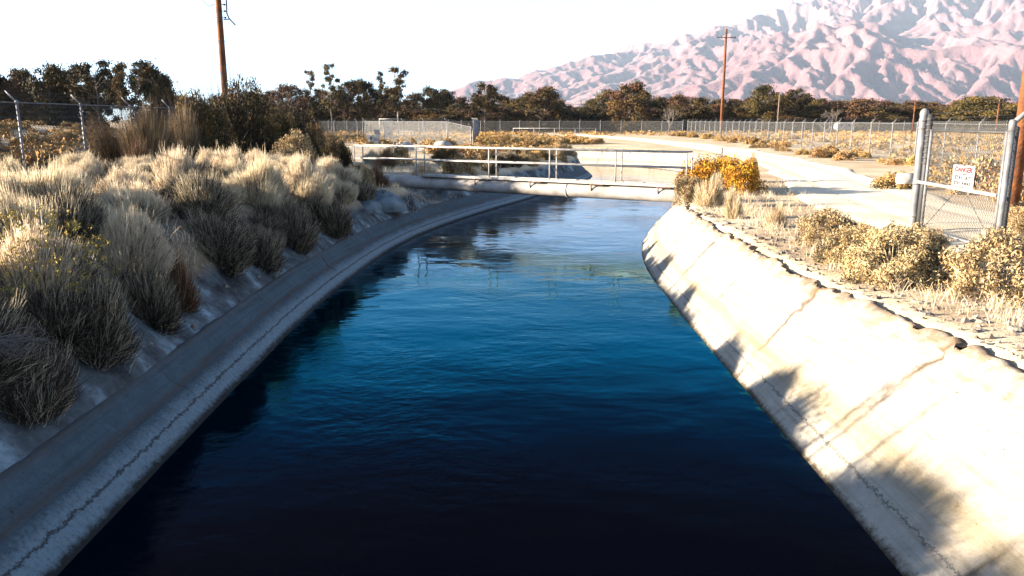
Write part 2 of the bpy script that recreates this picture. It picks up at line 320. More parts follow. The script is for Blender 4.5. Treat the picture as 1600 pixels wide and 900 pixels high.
# ------------------------------------------------------------------ canal outline
def sstep(a, b, x): t = np.clip((x - a) / (b - a), 0, 1); return t * t * (3 - 2 * t)
def widen(y): return 1 + 0.34 * sstep(12.5, 6.5, y)          # the right bank lies back a little near the camera
def chaikin(P, it=3):
    P = [np.array(p, float) for p in P]
    for _ in range(it):
        Q = [P[0]]
        for a, b in zip(P[:-1], P[1:]): Q += [a * 0.75 + b * 0.25, a * 0.25 + b * 0.75]
        P = Q + [P[-1]]
    return np.array(P)
def resample(P, step):
    d = np.r_[0, np.cumsum(np.hypot(*np.diff(P, axis=0).T))]; n = int(d[-1] / step); t = np.linspace(0, d[-1], n + 1)
    return np.c_[np.interp(t, d, P[:, 0]), np.interp(t, d, P[:, 1])]
EL = chaikin([(-3.7, -14), (-3.75, 5), (-3.9, 10.2), (-4.0, 16), (-3.6, 22.5), (-2.9, 26.5), (-1.5, 31.5), (1.6, 40), (4.3, 48.5), (5.7, 54), (5.2, 58), (2, 61.5), (-3, 64), (-12, 68), (-75, 86)], 2)
ER = chaikin([(3.2, -14), (3.26, 8), (3.3, 17), (3.5, 21), (4.1, 24.5), (5.2, 28.5), (7.2, 35), (9.3, 42), (11.3, 49), (12.4, 55), (12.2, 60.5), (9.5, 65), (4, 69.5), (-8, 75), (-75, 94)], 2)
WP = np.vstack([EL, ER[::-1]])
def segdist(x, y, P):
    d = np.full(x.shape, 1e9)
    for (ax, ay), (bx, by) in zip(P[:-1], P[1:]):
        dx, dy = bx - ax, by - ay; t = np.clip(((x - ax) * dx + (y - ay) * dy) / (dx * dx + dy * dy + 1e-12), 0, 1)
        d = np.minimum(d, np.hypot(x - ax - t * dx, y - ay - t * dy))
    return d
def inside(x, y, P):
    c = np.zeros(x.shape, bool); Q = np.roll(P, -1, axis=0)
    for (ax, ay), (bx, by) in zip(P, Q):
        with np.errstate(divide='ignore', invalid='ignore'): k = ((ay > y) != (by > y)) & (x < (bx - ax) * (y - ay) / (by - ay + 1e-15) + ax)
        c ^= k
    return c
ROAD = chaikin([(9.6, -10), (9.8, 8), (9.8, 17), (11, 25), (14.2, 38), (16.8, 55), (17.4, 75), (15.5, 100), (10, 140), (-5, 200)], 2)
def terrain(x, y):
    x = np.asarray(x, float); y = np.asarray(y, float); near = (np.abs(x) < 90) & (y > -20) & (y < 120)
    dl = np.full(x.shape, 50.); dr = np.full(x.shape, 50.); ins = np.zeros(x.shape, bool); rd = np.full(x.shape, 50.)
    xs, ys = x[near], y[near]; dl[near] = segdist(xs, ys, EL); dr[near] = segdist(xs, ys, ER); ins[near] = inside(xs, ys, WP); rd[near] = segdist(xs, ys, ROAD)
    left = dl < dr
    n = fbm(x * 0.5, y * 0.5, 5)
    crest = GZ + 0.05 * n * sstep(2.5, 5, rd)
    # spoil bank on the left, near the camera
    hump = sstep(-6.0, -12.5, x) * sstep(52, 34, y) * 0.42 + 0.50 * sstep(-4.7, -6.2, x) * sstep(36, 24, y)
    crest_l = crest + hump + 0.22 * fbm(x * 0.35 + 9, y * 0.35, 4) * sstep(-5, -9, x) * sstep(60, 40, y)
    crest_l = crest_l + 2.1 * sstep(-18, -50, x) * sstep(165, 120, y)
    far_l = sstep(34, 50, y)
    sl = -3.12 - 0.07 + (dl - 0.62) * (1.0 + 0.6 * fbm(x * 0.8, y * 0.55, 4) + 0.5 * far_l)
    zl = np.where(dl < 0.62, WZ - 0.08 + dl * 0.92, np.minimum(sl, crest_l)); zl = np.where(dl < 0.62, zl, np.maximum(zl, -3.2))
    notch = 0.75 * np.exp(-(((x + 3.9) / 2.4) ** 2 + ((y - 30.8) / 1.7) ** 2)); zl = np.where(dl > 0.7, np.maximum(zl - notch, -3.2), zl)
    edge = np.clip(1.15 * (dr - 0.02) / widen(y), -1, 3)
    zr = np.minimum(crest, WZ - 0.10 + edge)
    z = np.where(left, zl, zr); z = np.where(ins, np.maximum(WZ - 0.1 - np.minimum(dl, dr) * 0.9, -4.9), z)
    return z
def tz(x, y): return float(terrain(np.array([x]), np.array([y]))[0])

def axis(a, b, fine, lo, hi, g=1.09):
    c = list(np.arange(a, b, fine)); s = fine
    while c[-1] < hi: s *= g; c.append(c[-1] + s)
    s = fine; pre = []
    while (pre[-1] if pre else c[0]) > lo: s *= g; pre.append((pre[-1] if pre else c[0]) - s)
    return np.array(pre[::-1] + c)
gx = axis(-14, 15, 0.22, -16000, 16000, 1.075); gy = axis(3, 76, 0.3, -14000, 16000, 1.075)
GX, GY = np.meshgrid(gx, gy); GZZ = terrain(GX.ravel(), GY.ravel())
nx, ny = len(gx), len(gy); idx = np.arange(nx * ny).reshape(ny, nx)
F = np.stack([idx[:-1, :-1], idx[:-1, 1:], idx[1:, 1:], idx[1:, :-1]], -1).reshape(-1, 4)
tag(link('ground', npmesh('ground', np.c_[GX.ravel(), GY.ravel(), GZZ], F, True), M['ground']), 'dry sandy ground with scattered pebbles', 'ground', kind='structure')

# road sheet
rp = resample(ROAD, 0.7); tg = np.gradient(rp, axis=0); tg /= np.hypot(*tg.T)[:, None]; nrm = np.c_[tg[:, 1], -tg[:, 0]]
K = 25; V = []
for i, (p, n_) in enumerate(zip(rp, nrm)):
    w0 = -2.0 + 0.5 * float(fbm(np.array([i * .2]), np.array([2.]))[0]); w1 = 2.1 + 0.6 * float(fbm(np.array([i * .2]), np.array([9.]))[0])
    for k in range(K):
        q = p + n_ * (w0 + (w1 - w0) * k / (K - 1)); s_ = w0 + (w1 - w0) * k / (K - 1); rut = 0.028 * (math.exp(-((abs(s_ - 0.05 - 0.1 * math.sin(i * .05)) - 0.85) / 0.2) ** 2)); V.append((q[0], q[1], GZ + (0.04 - rut + random.uniform(-.004, .004) if 0 < k < K - 1 else -0.02)))
ii = np.arange(len(rp) * K).reshape(-1, K); F = np.stack([ii[:-1, :-1], ii[:-1, 1:], ii[1:, 1:], ii[1:, :-1]], -1).reshape(-1, 4)
tag(link('road', npmesh('road', V, F, True), M['road']), 'pale dirt service road beside the canal', 'road', kind='structure')

# water
wa = resample(EL, 1.0); n = len(wa); t = np.linspace(0, 1, n)
def evenly(P, n):
    d = np.r_[0, np.cumsum(np.hypot(*np.diff(P, axis=0).T))]; t = np.linspace(0, d[-1], n); return np.c_[np.interp(t, d, P[:, 0]), np.interp(t, d, P[:, 1])]
cl = evenly(EL, n); cr = evenly(ER, n); off = (cl - cr); off /= np.hypot(*off.T)[:, None]; cl2 = cl + off * 0.12; cr2 = cr - off * 0.12
V = np.vstack([np.c_[cl2, np.full(n, WZ)], np.c_[cr2, np.full(n, WZ)]]); F = np.array([(i, i + n, i + n + 1, i + 1) for i in range(n - 1)])
tag(link('water', npmesh('water', V, F), M['water']), 'dark blue flowing canal water with fine ripples', 'water', kind='structure')

# concrete linings: a real slab with thickness, following each edge
def lining(name, E, sign, prof, mname, lab, ragged):
    P = resample(E, 0.07); P = P[(P[:, 1] > -3)]
    T = np.gradient(P, axis=0); T /= np.hypot(*T.T)[:, None]; Nn = np.c_[T[:, 1], -T[:, 0]] * sign
    u = np.r_[0, np.cumsum(np.hypot(*np.diff(P, axis=0).T))]; m = len(prof); V = np.zeros((len(P), m, 3)); UV = np.zeros((len(P), m, 2))
    pv = np.r_[0, np.cumsum([math.hypot(b[0] - a[0], b[1] - a[1]) for a, b in zip(prof[:-1], prof[1:])])]; pv -= 0.42 if prof[0][0] < 0 else 0
    for j, (o, h) in enumerate(prof):
        o_ = np.full(len(P), o); h_ = np.full(len(P), h)
        if j >= m - 3:
            rg = ragged * (0.55 * fbm(u * 1.3, u * 0 + 3, 2) + 0.5 * fbm(u * 6.3, u * 0 + 3, 4) - 0.5 * np.abs(fbm(u * 0.9 + 5, u * 0 + 5.5, 4)) + 0.9 * (fbm(u * 2.1, u * 0 + 1.5, 4) > 0.40) * -0.5)
            h_ = h_ + rg; o_ = o_ + rg * 0.8 
        wv = 0.018 * fbm(u * 0.8 + j * 0.15, u * 0 + j * 0.6, 3) 
        if 0 < j < m - 3: o_ = o_ + wv * 1.5
        if sign > 0 and 2 < j < m - 2:      # spalled, pitted upper face
            up_ = sstep(0.75, 1.35, np.full(len(P), h)); pit = fbm(u * 3.2, u * 0 + h * 4.2, 5); o_ = o_ + 0.006 * fbm(u * 9, u * 0 + h * 9, 3) + up_ * (0.10 * np.clip(pit, -0.1, 1) + 0.05 * (pit > 0.22))
        if sign > 0 and o > 0: o_ = o_ * widen(P[:, 1])
        V[:, j, 0] = P[:, 0] + Nn[:, 0] * o_; V[:, j, 1] = P[:, 1] + Nn[:, 1] * o_; V[:, j, 2] = WZ + h_
        UV[:, j, 0] = u; UV[:, j, 1] = pv[j]
    ii = np.arange(len(P) * m).reshape(-1, m); F = np.stack([ii[:-1, :-1], ii[:-1, 1:], ii[1:, 1:], ii[1:, :-1]], -1).reshape(-1, 4)
    if sign < 0: F = F[:, ::-1]
    me = npmesh(name, V.reshape(-1, 3), F, True); l = me.uv_layers.new(name='UVMap'); l.data.foreach_set('uv', UV.reshape(-1, 2)[F.ravel()].astype(np.float32).ravel())
    tag(link(name, me, M[mname]), lab, 'canal lining', kind='structure')
pr = [(-0.3, -0.35)] + [(x, x * 1.15) for x in np.linspace(-0.02, 1.17, 34)] + [(1.19, 1.375), (1.27, 1.36), (1.31, 1.2)]
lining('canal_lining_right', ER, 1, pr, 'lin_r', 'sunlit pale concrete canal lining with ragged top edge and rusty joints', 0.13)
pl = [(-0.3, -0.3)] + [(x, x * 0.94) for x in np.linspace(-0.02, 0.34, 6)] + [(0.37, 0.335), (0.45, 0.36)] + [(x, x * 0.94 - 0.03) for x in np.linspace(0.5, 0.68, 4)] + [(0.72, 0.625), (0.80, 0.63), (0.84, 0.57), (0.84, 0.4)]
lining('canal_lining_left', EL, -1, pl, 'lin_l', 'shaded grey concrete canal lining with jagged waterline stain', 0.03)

# ------------------------------------------------------------------ mountains (eroded height field kilometres away)
def erode(h, U, dx, iters, dt=1.0, Kc=1.0, mexp=0.42):
    ny, nx = h.shape; N_ = nx * ny
    offs = [(-1, -1), (-1, 0), (-1, 1), (0, -1), (0, 1), (1, -1), (1, 0), (1, 1)]; I = np.arange(N_).reshape(ny, nx)
    for it in range(iters):
        h[1:-1, 1:-1] += U[1:-1, 1:-1] * dt
        best = np.zeros((ny, nx)); rec = I.copy(); dist = np.full((ny, nx), dx)
        for oy, ox in offs:
            dd = dx * math.hypot(oy, ox); sl = (h[1:-1, 1:-1] - h[1 + oy:ny - 1 + oy, 1 + ox:nx - 1 + ox]) / dd
            m = sl > best[1:-1, 1:-1]; b = best[1:-1, 1:-1]; b[m] = sl[m]
            r = rec[1:-1, 1:-1]; r[m] = I[1 + oy:ny - 1 + oy, 1 + ox:nx - 1 + ox][m]; q = dist[1:-1, 1:-1]; q[m] = dd
        order = np.argsort(h.ravel())[::-1].tolist(); rl = rec.ravel().tolist(); A = [dx * dx] * N_
        for i in order:
            r = rl[i]
            if r != i: A[r] += A[i]
        f = (Kc * dt * np.array(A) ** mexp / dist.ravel()).tolist(); hl = h.ravel().tolist()
        for i in reversed(order):
            r = rl[i]
            if r != i: hl[i] = (hl[i] + f[i] * hl[r]) / (1 + f[i])
        h = np.array(hl).reshape(ny, nx)
    return h
MX0, MX1, MY0, MY1 = -2600., 8400., 3600., 10600.
def mgrid(dx): xs = np.arange(MX0, MX1 + 1, dx); ys = np.arange(MY0, MY1 + 1, dx); return np.meshgrid(xs, ys)
def uplift(X, Y):
    foot = 4700 - 0.05 * X + 700 * fbm(X / 2500 + 3, Y / 2500, 2)
    e = sstep(0, 900, Y - foot) * (0.35 + 0.65 * sstep(1200, 3600, Y - foot)) * (0.45 + 0.55 * sstep(-1500, 3000, X)) * sstep(-2600, -400, X)
    return e * (1 + 0.5 * fbm(X / 1500, Y / 1500, 3)) + 0.002
X1, Y1 = mgrid(76.0); h = rng.random(X1.shape) * 20
h = erode(h, uplift(X1, Y1) * 14, 76.0, 90)
X2, Y2 = mgrid(38.0)
def bil(h, X0, Y0, dx, X, Y):
    fx = (X - X0) / dx; fy = (Y - Y0) / dx; i = np.clip(np.floor(fx).astype(int), 0, h.shape[1] - 2); j = np.clip(np.floor(fy).astype(int), 0, h.shape[0] - 2); fx = fx - i; fy = fy - j
    return (h[j, i] * (1 - fx) + h[j, i + 1] * fx) * (1 - fy) + (h[j + 1, i] * (1 - fx) + h[j + 1, i + 1] * fx) * fy
h2 = bil(h, MX0, MY0, 76., X2, Y2) + rng.random(X2.shape) * 6
h2 = erode(h2, uplift(X2, Y2) * 14, 38.0, 9, Kc=2.0, mexp=0.34)
h3g = mgrid(19.0); h3 = bil(h2, MX0, MY0, 38., *h3g) + rng.random(h3g[0].shape) * 5
X2, Y2 = h3g; h2 = erode(h3, uplift(X2, Y2) * 14, 19.0, 7, Kc=2.0, mexp=0.34)
h2 = h2 * 0.88 + 0.03 * (np.roll(h2, 1, 0) + np.roll(h2, -1, 0) + np.roll(h2, 1, 1) + np.roll(h2, -1, 1))
for _ in range(1): h2 = h2 * 0.84 + 0.04 * (np.roll(h2, 1, 0) + np.roll(h2, -1, 0) + np.roll(h2, 1, 1) + np.roll(h2, -1, 1))
h2 = h2 + sstep(30, 300, h2) * 7 * fbm(X2 / 120, Y2 / 120, 4)
# bring the range's crest to its real heights
az = np.degrees(np.arctan2(X2, Y2)); el = h2 / np.hypot(X2, Y2)
pxs = [430, 560, 640, 700, 745, 800, 815, 830, 900, 960, 1040, 1060, 1120, 1165, 1200, 1260, 1350, 1450, 1600, 1800, 2100]
pys = [186, 178, 166, 142, 121, 117, 118, 106, 89, 70, 62, 50, 37, 24, 12, -5, -35, -55, -80, -100, -110]
ta = [math.degrees(math.atan((p - 800) / FPX / math.cos(PITCH))) for p in pxs]; te = [math.tan(math.atan((450 - p) / FPX) - PITCH) for p in pys]
bins = np.arange(-40, 62, 0.5); cur = np.array([el[(az > b - 0.5) & (az <= b + 1.0)].max() if ((az > b - 0.5) & (az <= b + 1.0)).any() else 0.1 for b in bins])
kk = np.ones(5) / 5; cur = np.convolve(np.pad(cur, 2, 'edge'), kk, 'valid')
fac = np.clip(np.interp(bins + 0.25, ta, te) / np.maximum(cur, 0.01), 0.0, 30)
h2 = h2 * np.interp(az, bins + 0.25, fac)
h2[0, :] = h2[-1, :] = 0; h2[:, 0] = h2[:, -1] = 0
V = np.c_[X2.ravel(), Y2.ravel(), h2.ravel() + GZ - 6]; ii = np.arange(X2.size).reshape(X2.shape)
F = np.stack([ii[:-1, :-1], ii[:-1, 1:], ii[1:, 1:], ii[1:, :-1]], -1).reshape(-1, 4)
tag(link('mountains', npmesh('mountains', V, F, True), M['mountain']), 'bare pinkish desert mountain range with blue shaded gullies', 'mountains', kind='structure')

# haze
hm = bpy.data.materials.new('haze_air'); hm.use_nodes = True; hm.node_tree.nodes.clear()
ho = hm.node_tree.nodes.new('ShaderNodeOutputMaterial'); hv = hm.node_tree.nodes.new('ShaderNodeVolumePrincipled')
hv.inputs['Color'].default_value = (0.62, 0.80, 1.0, 1); hv.inputs['Density'].default_value = 3.4e-5; hv.inputs['Anisotropy'].default_value = 0.0
hm.node_tree.links.new(hv.outputs[0], ho.inputs['Volume'])
hb = MB().box((0, 1000, 995), (31000, 29000, 2006)); hz = hb.build('haze', hm); tag(hz, 'thin pale blue haze in the air', 'haze', kind='stuff')
# ------------------------------------------------------------------ vegetation prototypes
def unit(n):
    v = rng.normal(size=(n, 3)); return v / np.linalg.norm(v, axis=1)[:, None]
def ribbons(P, W, side):                                # P (n,k,3) curve points, W (k,) widths
    n, k, _ = P.shape; V = np.zeros((n, k, 2, 3)); w = np.asarray(W)
    w = w[None, :, None] if w.ndim == 1 else w[:, :, None]
    V[:, :, 0] = P - side[:, None] * w; V[:, :, 1] = P + side[:, None] * w
    b = np.arange(n * k * 2).reshape(n, k, 2)
    F = np.stack([b[:, :-1, 0], b[:, :-1, 1], b[:, 1:, 1], b[:, 1:, 0]], -1).reshape(-1, 4); return V.reshape(-1, 3), F
def tuft_mesh(name, n, rad=1.0, hgt=1.0, w=0.004, t0=(0.15, 0.55), tips=(0.72, 1.08), nm=1, lob=5, droop=0.0, frac=None, flat=0.0):
    d = unit(n); d[:, 2] = np.abs(d[:, 2]) ** (0.8) - flat * 0.1
    c = unit(lob); ph = rng.random(lob) * 2
    lobe = 1 + 0.16 * sum(np.sin(3.1 * (d @ c[i]) * 2 + ph[i] * 3) for i in range(lob)) / math.sqrt(lob)
    tip = d * np.array([rad, rad, hgt]) * (lobe * rng.uniform(*tips, n))[:, None] + rng.normal(0, 0.03, (n, 3))
    base = rng.normal(0, 0.16 * rad, (n, 3)); base[:, 2] = np.abs(base[:, 2]) * 0.3 - 0.12
    s = rng.uniform(*t0, n); T = np.linspace(0, 1, 4)[None] * (1 - s)[:, None] + s[:, None]
    up = np.zeros((n, 3)); up[:, 2] = 1; jit = unit(n) * 0.10 * rad
    mid = (base + tip) / 2 + jit; mid[:, 2] -= 0.12 * hgt
    a = (1 - T)[..., None] ** 2; b = (2 * T * (1 - T))[..., None]; c2 = (T ** 2)[..., None]
    P = a * base[:, None] + b * mid[:, None] + c2 * tip[:, None]; P[:, :, 2] -= droop * T ** 3
    tan = tip - base; side = np.cross(tan, unit(n)); side /= np.linalg.norm(side, axis=1)[:, None]
    V, F = ribbons(P, np.array([w, w, w * 0.85, w * 0.3]), side)
    mi = None
    if frac is not None: mi = np.repeat(rng.choice(len(frac), n, p=frac), 3)
    return npmesh(name, V, F, False, mi)
def brush_mesh(name, n, w=0.0035, L=(0.16, 0.42), nseg=3, frac=None, lob=7, upw=0.75, inner=0.55):
    # a rounded brush: short fine stems fan out and upwards from all through a lumpy dome
    d = unit(n); d[:, 2] = np.abs(d[:, 2]) - 0.12; c = unit(lob); c[:, 2] = np.abs(c[:, 2]); ph = rng.random(lob)
    bump = np.zeros(n)
    for i in range(lob): bump = np.maximum(bump, np.exp(-((d - c[i]) ** 2).sum(1) / 0.16) * (0.55 + 0.45 * ph[i]))
    r = (0.60 + 0.40 * bump) * rng.uniform(inner, 1.03, n) ** 0.8; tip = d * r[:, None]
    g = d * 0.7 + np.array([0, 0, upw]) + unit(n) * 0.28; g /= np.linalg.norm(g, axis=1)[:, None]; ln = rng.uniform(*L, n)[:, None]
    T = np.linspace(0, 1, nseg + 1); bend = np.cross(g, unit(n)) * 0.10
    P = tip[:, None] + g[:, None] * (ln[:, None] * (T[None, :, None] - 0.8)) + bend[:, None] * ln[:, None] * ((T - 0.5) ** 2)[None, :, None] * 2
    P[:, :, 2] += 0.06; m_ = rng.random(n) < 0.05; P[m_] += (g * rng.uniform(0.05, 0.2, n)[:, None])[m_][:, None] * np.linspace(0.4, 1, nseg + 1)[None, :, None]; side = np.cross(g, unit(n)); side /= np.linalg.norm(side, axis=1)[:, None]
    V, F = ribbons(P, np.linspace(w, w * 0.35, nseg + 1), side); mi = None
    if frac is not None: mi = np.repeat(rng.choice(len(frac), n, p=frac), nseg)
    return npmesh(name, V, F, False, mi)
def leaf_quads(C, size, elong=1.7, updir=None):
    n = len(C); a = unit(n); b = np.cross(a, unit(n)); b /= np.linalg.norm(b, axis=1)[:, None]
    s = size * rng.uniform(0.6, 1.4, n)[:, None]; a = a * s * elong; b = b * s
    V = np.stack([C - a, C + b * 0.9 - a * 0.1, C + a, C - b * 0.9 + a * 0.1], 1).reshape(-1, 3); return V, np.arange(4 * n).reshape(n, 4)
def leafy_mesh(name, n, rad, hgt, size, elong=2.2, clumps=60, frac=None, sink=0.05, shell=0.55, cr=0.24):
    d = unit(clumps); d[:, 2] = np.abs(d[:, 2]); cc = d * (rng.uniform(shell, 1.0, clumps) ** 0.7)[:, None] * np.array([rad, rad, hgt]) * 0.86
    k = rng.integers(0, clumps, n); o = unit(n) * (rng.random(n) ** 0.45)[:, None] * cr * rad
    P = cc[k] + o; P[:, 2] = np.where(P[:, 2] < -sink, -P[:, 2] * 0.5, P[:, 2])
    V, F = leaf_quads(P, size, elong); mi = None
    if frac is not None:
        cm = rng.choice(len(frac), clumps, p=frac); mi = np.where(rng.random(n) < 0.7, cm[k], rng.choice(len(frac), n, p=frac))
    return npmesh(name, V, F, False, mi), cc
def stems_mesh(name, tips, r=0.012, root=0.08, k=5):
    mb = MB()
    for t in tips:
        t = Vector(t); b = Vector((random.gauss(0, root), random.gauss(0, root), -0.12)); m = (b + t) * 0.5 + Vector([random.gauss(0, 0.07) * t.length for _ in range(3)])
        mb.tube([b, b * 0.4 + m * 0.6, m * 0.5 + t * 0.5, t], [r, r * 0.8, r * 0.6, r * 0.3], k, False)
    me = bpy.data.meshes.new(name); me.from_pydata(mb.v, [], mb.f); me.update(); return me
def proto(kind, fol, fmats, st, smats):
    for me, ms in ((fol, fmats), (st, smats)):
        for m in ms: me.materials.append(M[m])
    return dict(kind=kind, fol=fol, st=st)
PR = {}
for v in range(4):
    fol = brush_mesh('straw_brush', 11500, w=0.005, L=(0.14, 0.36), frac=[0.92, 0.08])
    PR['straw%d' % v] = proto('straw_shrub', fol, ['straw', 'greygreen'], tuft_mesh('stems', 2200, rad=0.8, hgt=0.66, w=0.006, t0=(0, 0.1), tips=(0.5, 0.95)), ['twig'])  # dense dark stem core imitates the shade under and inside the shrub
for v in range(3):
    fol = brush_mesh('dark_brush', 10000, w=0.0036, frac=[0.28, 0.40, 0.32], upw=0.35)
    PR['dark%d' % v] = proto('shade_toned_shrub', fol, ['straw', 'greygreen', 'twig'], tuft_mesh('stems', 1200, rad=0.85, hgt=0.8, w=0.006, t0=(0, 0.1), tips=(0.5, 0.95)), ['twig'])  # straw shrub in shade: the shade is mixed in as dark stems
fol = brush_mesh('flowering_brush', 11500, w=0.005, L=(0.14, 0.36), frac=[0.92, 0.08, 0.0])      # yellow dried heads on the tips
PR['flower0'] = proto('flowering_shrub', fol, ['straw', 'greygreen', 'flower'], tuft_mesh('stems', 900, rad=0.85, hgt=0.8, w=0.006, t0=(0, 0.1), tips=(0.5, 0.95)), ['twig'])
d = unit(420); d[:, 2] = np.abs(d[:, 2]); d = d[d[:, 2] > 0.35]; P = np.repeat(d * rng.uniform(0.80, 1.04, len(d))[:, None], 9, 0) + rng.normal(0, 0.016, (len(d) * 9, 3))
V, F = leaf_quads(P, 0.010, 1.4); PR['flower0']['heads'] = npmesh('flower_heads', V, F); PR['flower0']['heads'].materials.append(M['flower'])
for v in range(3):
    fol, cc = leafy_mesh('salt_leaves', 17000, 1, 1, 0.009, 3.6, 120, [0.85, 0.15], cr=0.15)
    PR['tan%d' % v] = proto('saltbush', fol, ['tan', 'greygreen'], stems_mesh('stems', cc, 0.009), ['straw'])
for v in range(2):
    fol, cc = leafy_mesh('orange_leaves', 12000, 1, 1, 0.013, 2.2, 60, [0.85, 0.15], cr=0.22)
    PR['orange%d' % v] = proto('orange_shrub', fol, ['orange', 'greygreen'], stems_mesh('stems', cc, 0.009), ['twig'])
for v in range(4):
    fol, cc = leafy_mesh('gold_leaves', 2600, 1, 1, 0.03, 1.9, 26, [0.62, 0.26, 0.12], cr=0.3)
    PR['gold%d' % v] = proto('golden_scrub', fol, ['goldscrub', 'tan', 'greygreen'], stems_mesh('stems', cc, 0.012, k=3), ['twig'])
for v in range(2):
    fol, cc = leafy_mesh('shrub_leaves', 20000, 1, 1, 0.011, 2.0, 110, [0.8, 0.2], cr=0.18)
    tw = tuft_mesh('stems', 1800, rad=1.05, hgt=1.02, w=0.0035, t0=(0, 0.3), tips=(0.6, 1.05)); PR['olive%d' % v] = proto('olive_shrub', fol, ['shrubleaf', 'goldscrub'], tw, ['twig'])
fol = brush_mesh('twiggy_brush', 8000, w=0.0025, L=(0.15, 0.45), frac=[0.4, 0.4, 0.2], inner=0.35); PR['twiggy'] = proto('twiggy_shrub', fol, ['tan', 'twig', 'goldscrub'], tuft_mesh('stems', 500, w=0.005, t0=(0, 0.1), tips=(.6, .95)), ['twig'])
fol = tuft_mesh('rusty_tuft', 3600, w=0.004, t0=(0.1, 0.5), frac=[0.7, 0.3]); PR['rusty'] = proto('rusty_shrub', fol, ['rust', 'tan'], tuft_mesh('stems', 500, w=0.005, t0=(0, 0.1)), ['twig'])
fol = tuft_mesh('upright_tuft', 2400, rad=0.7, w=0.007, t0=(0.0, 0.5), frac=[0.5, 0.5]); PR['upright'] = proto('upright_shrub', fol, ['tan', 'straw'], tuft_mesh('stems', 300, rad=0.6, w=0.008, t0=(0, 0.1)), ['twig'])
def bush(kind, x, y, rad, hgt, label, cat='shrub', group=None, sink=0.06, z=None, parts=True):
    p = PR[kind]; r = empty(p['kind'], (x, y, (tz(x, y) if z is None else z) - sink), random.uniform(0, 6.28)); r.scale = (rad * random.uniform(0.88, 1.12), rad * random.uniform(0.88, 1.12), hgt); r.rotation_euler = (random.gauss(0, 0.12), random.gauss(0, 0.12), r.rotation_euler[2])
    a = bpy.data.objects.new('foliage', p['fol']); COL.objects.link(a); a.parent = r
    if parts:
        b = bpy.data.objects.new('stems', p['st']); COL.objects.link(b); b.parent = r
        if 'heads' in p: h_ = bpy.data.objects.new('flower_heads', p['heads']); COL.objects.link(h_); h_.parent = r
    tag(r, label, cat, group); return r
def pbush(kind, px, d, topy, wpx, label, group=None, cat='shrub'):
    if kind[:5] in ('straw', 'dark0', 'dark1', 'dark2', 'flowe'):      # slide along the view until the dome is neither a spike nor flat
        want = 1.7 if kind.startswith('dark') else 1.3; best = (9, d)
        for f in np.linspace(0.9, 1.3, 24):
            q = d * f; x = xat(px, q); hh = zat(topy, q) - tz(x, q); rr = wpx / 2 / FPX * q; best = min(best, (abs(hh / rr - want), q))
        d = best[1]
    x = xat(px, d); z = tz(x, d); H = max(zat(topy, d) - z, 0.25) + 0.06; Rr = wpx / 2 / FPX * (d * 0.978 + 0.4) * (1.12 if kind[:4] in ('stra', 'dark', 'flow') else 1.0); H = min(H, 2.6 * Rr)
    return bush(kind, x, d, Rr, H, label, cat, group)

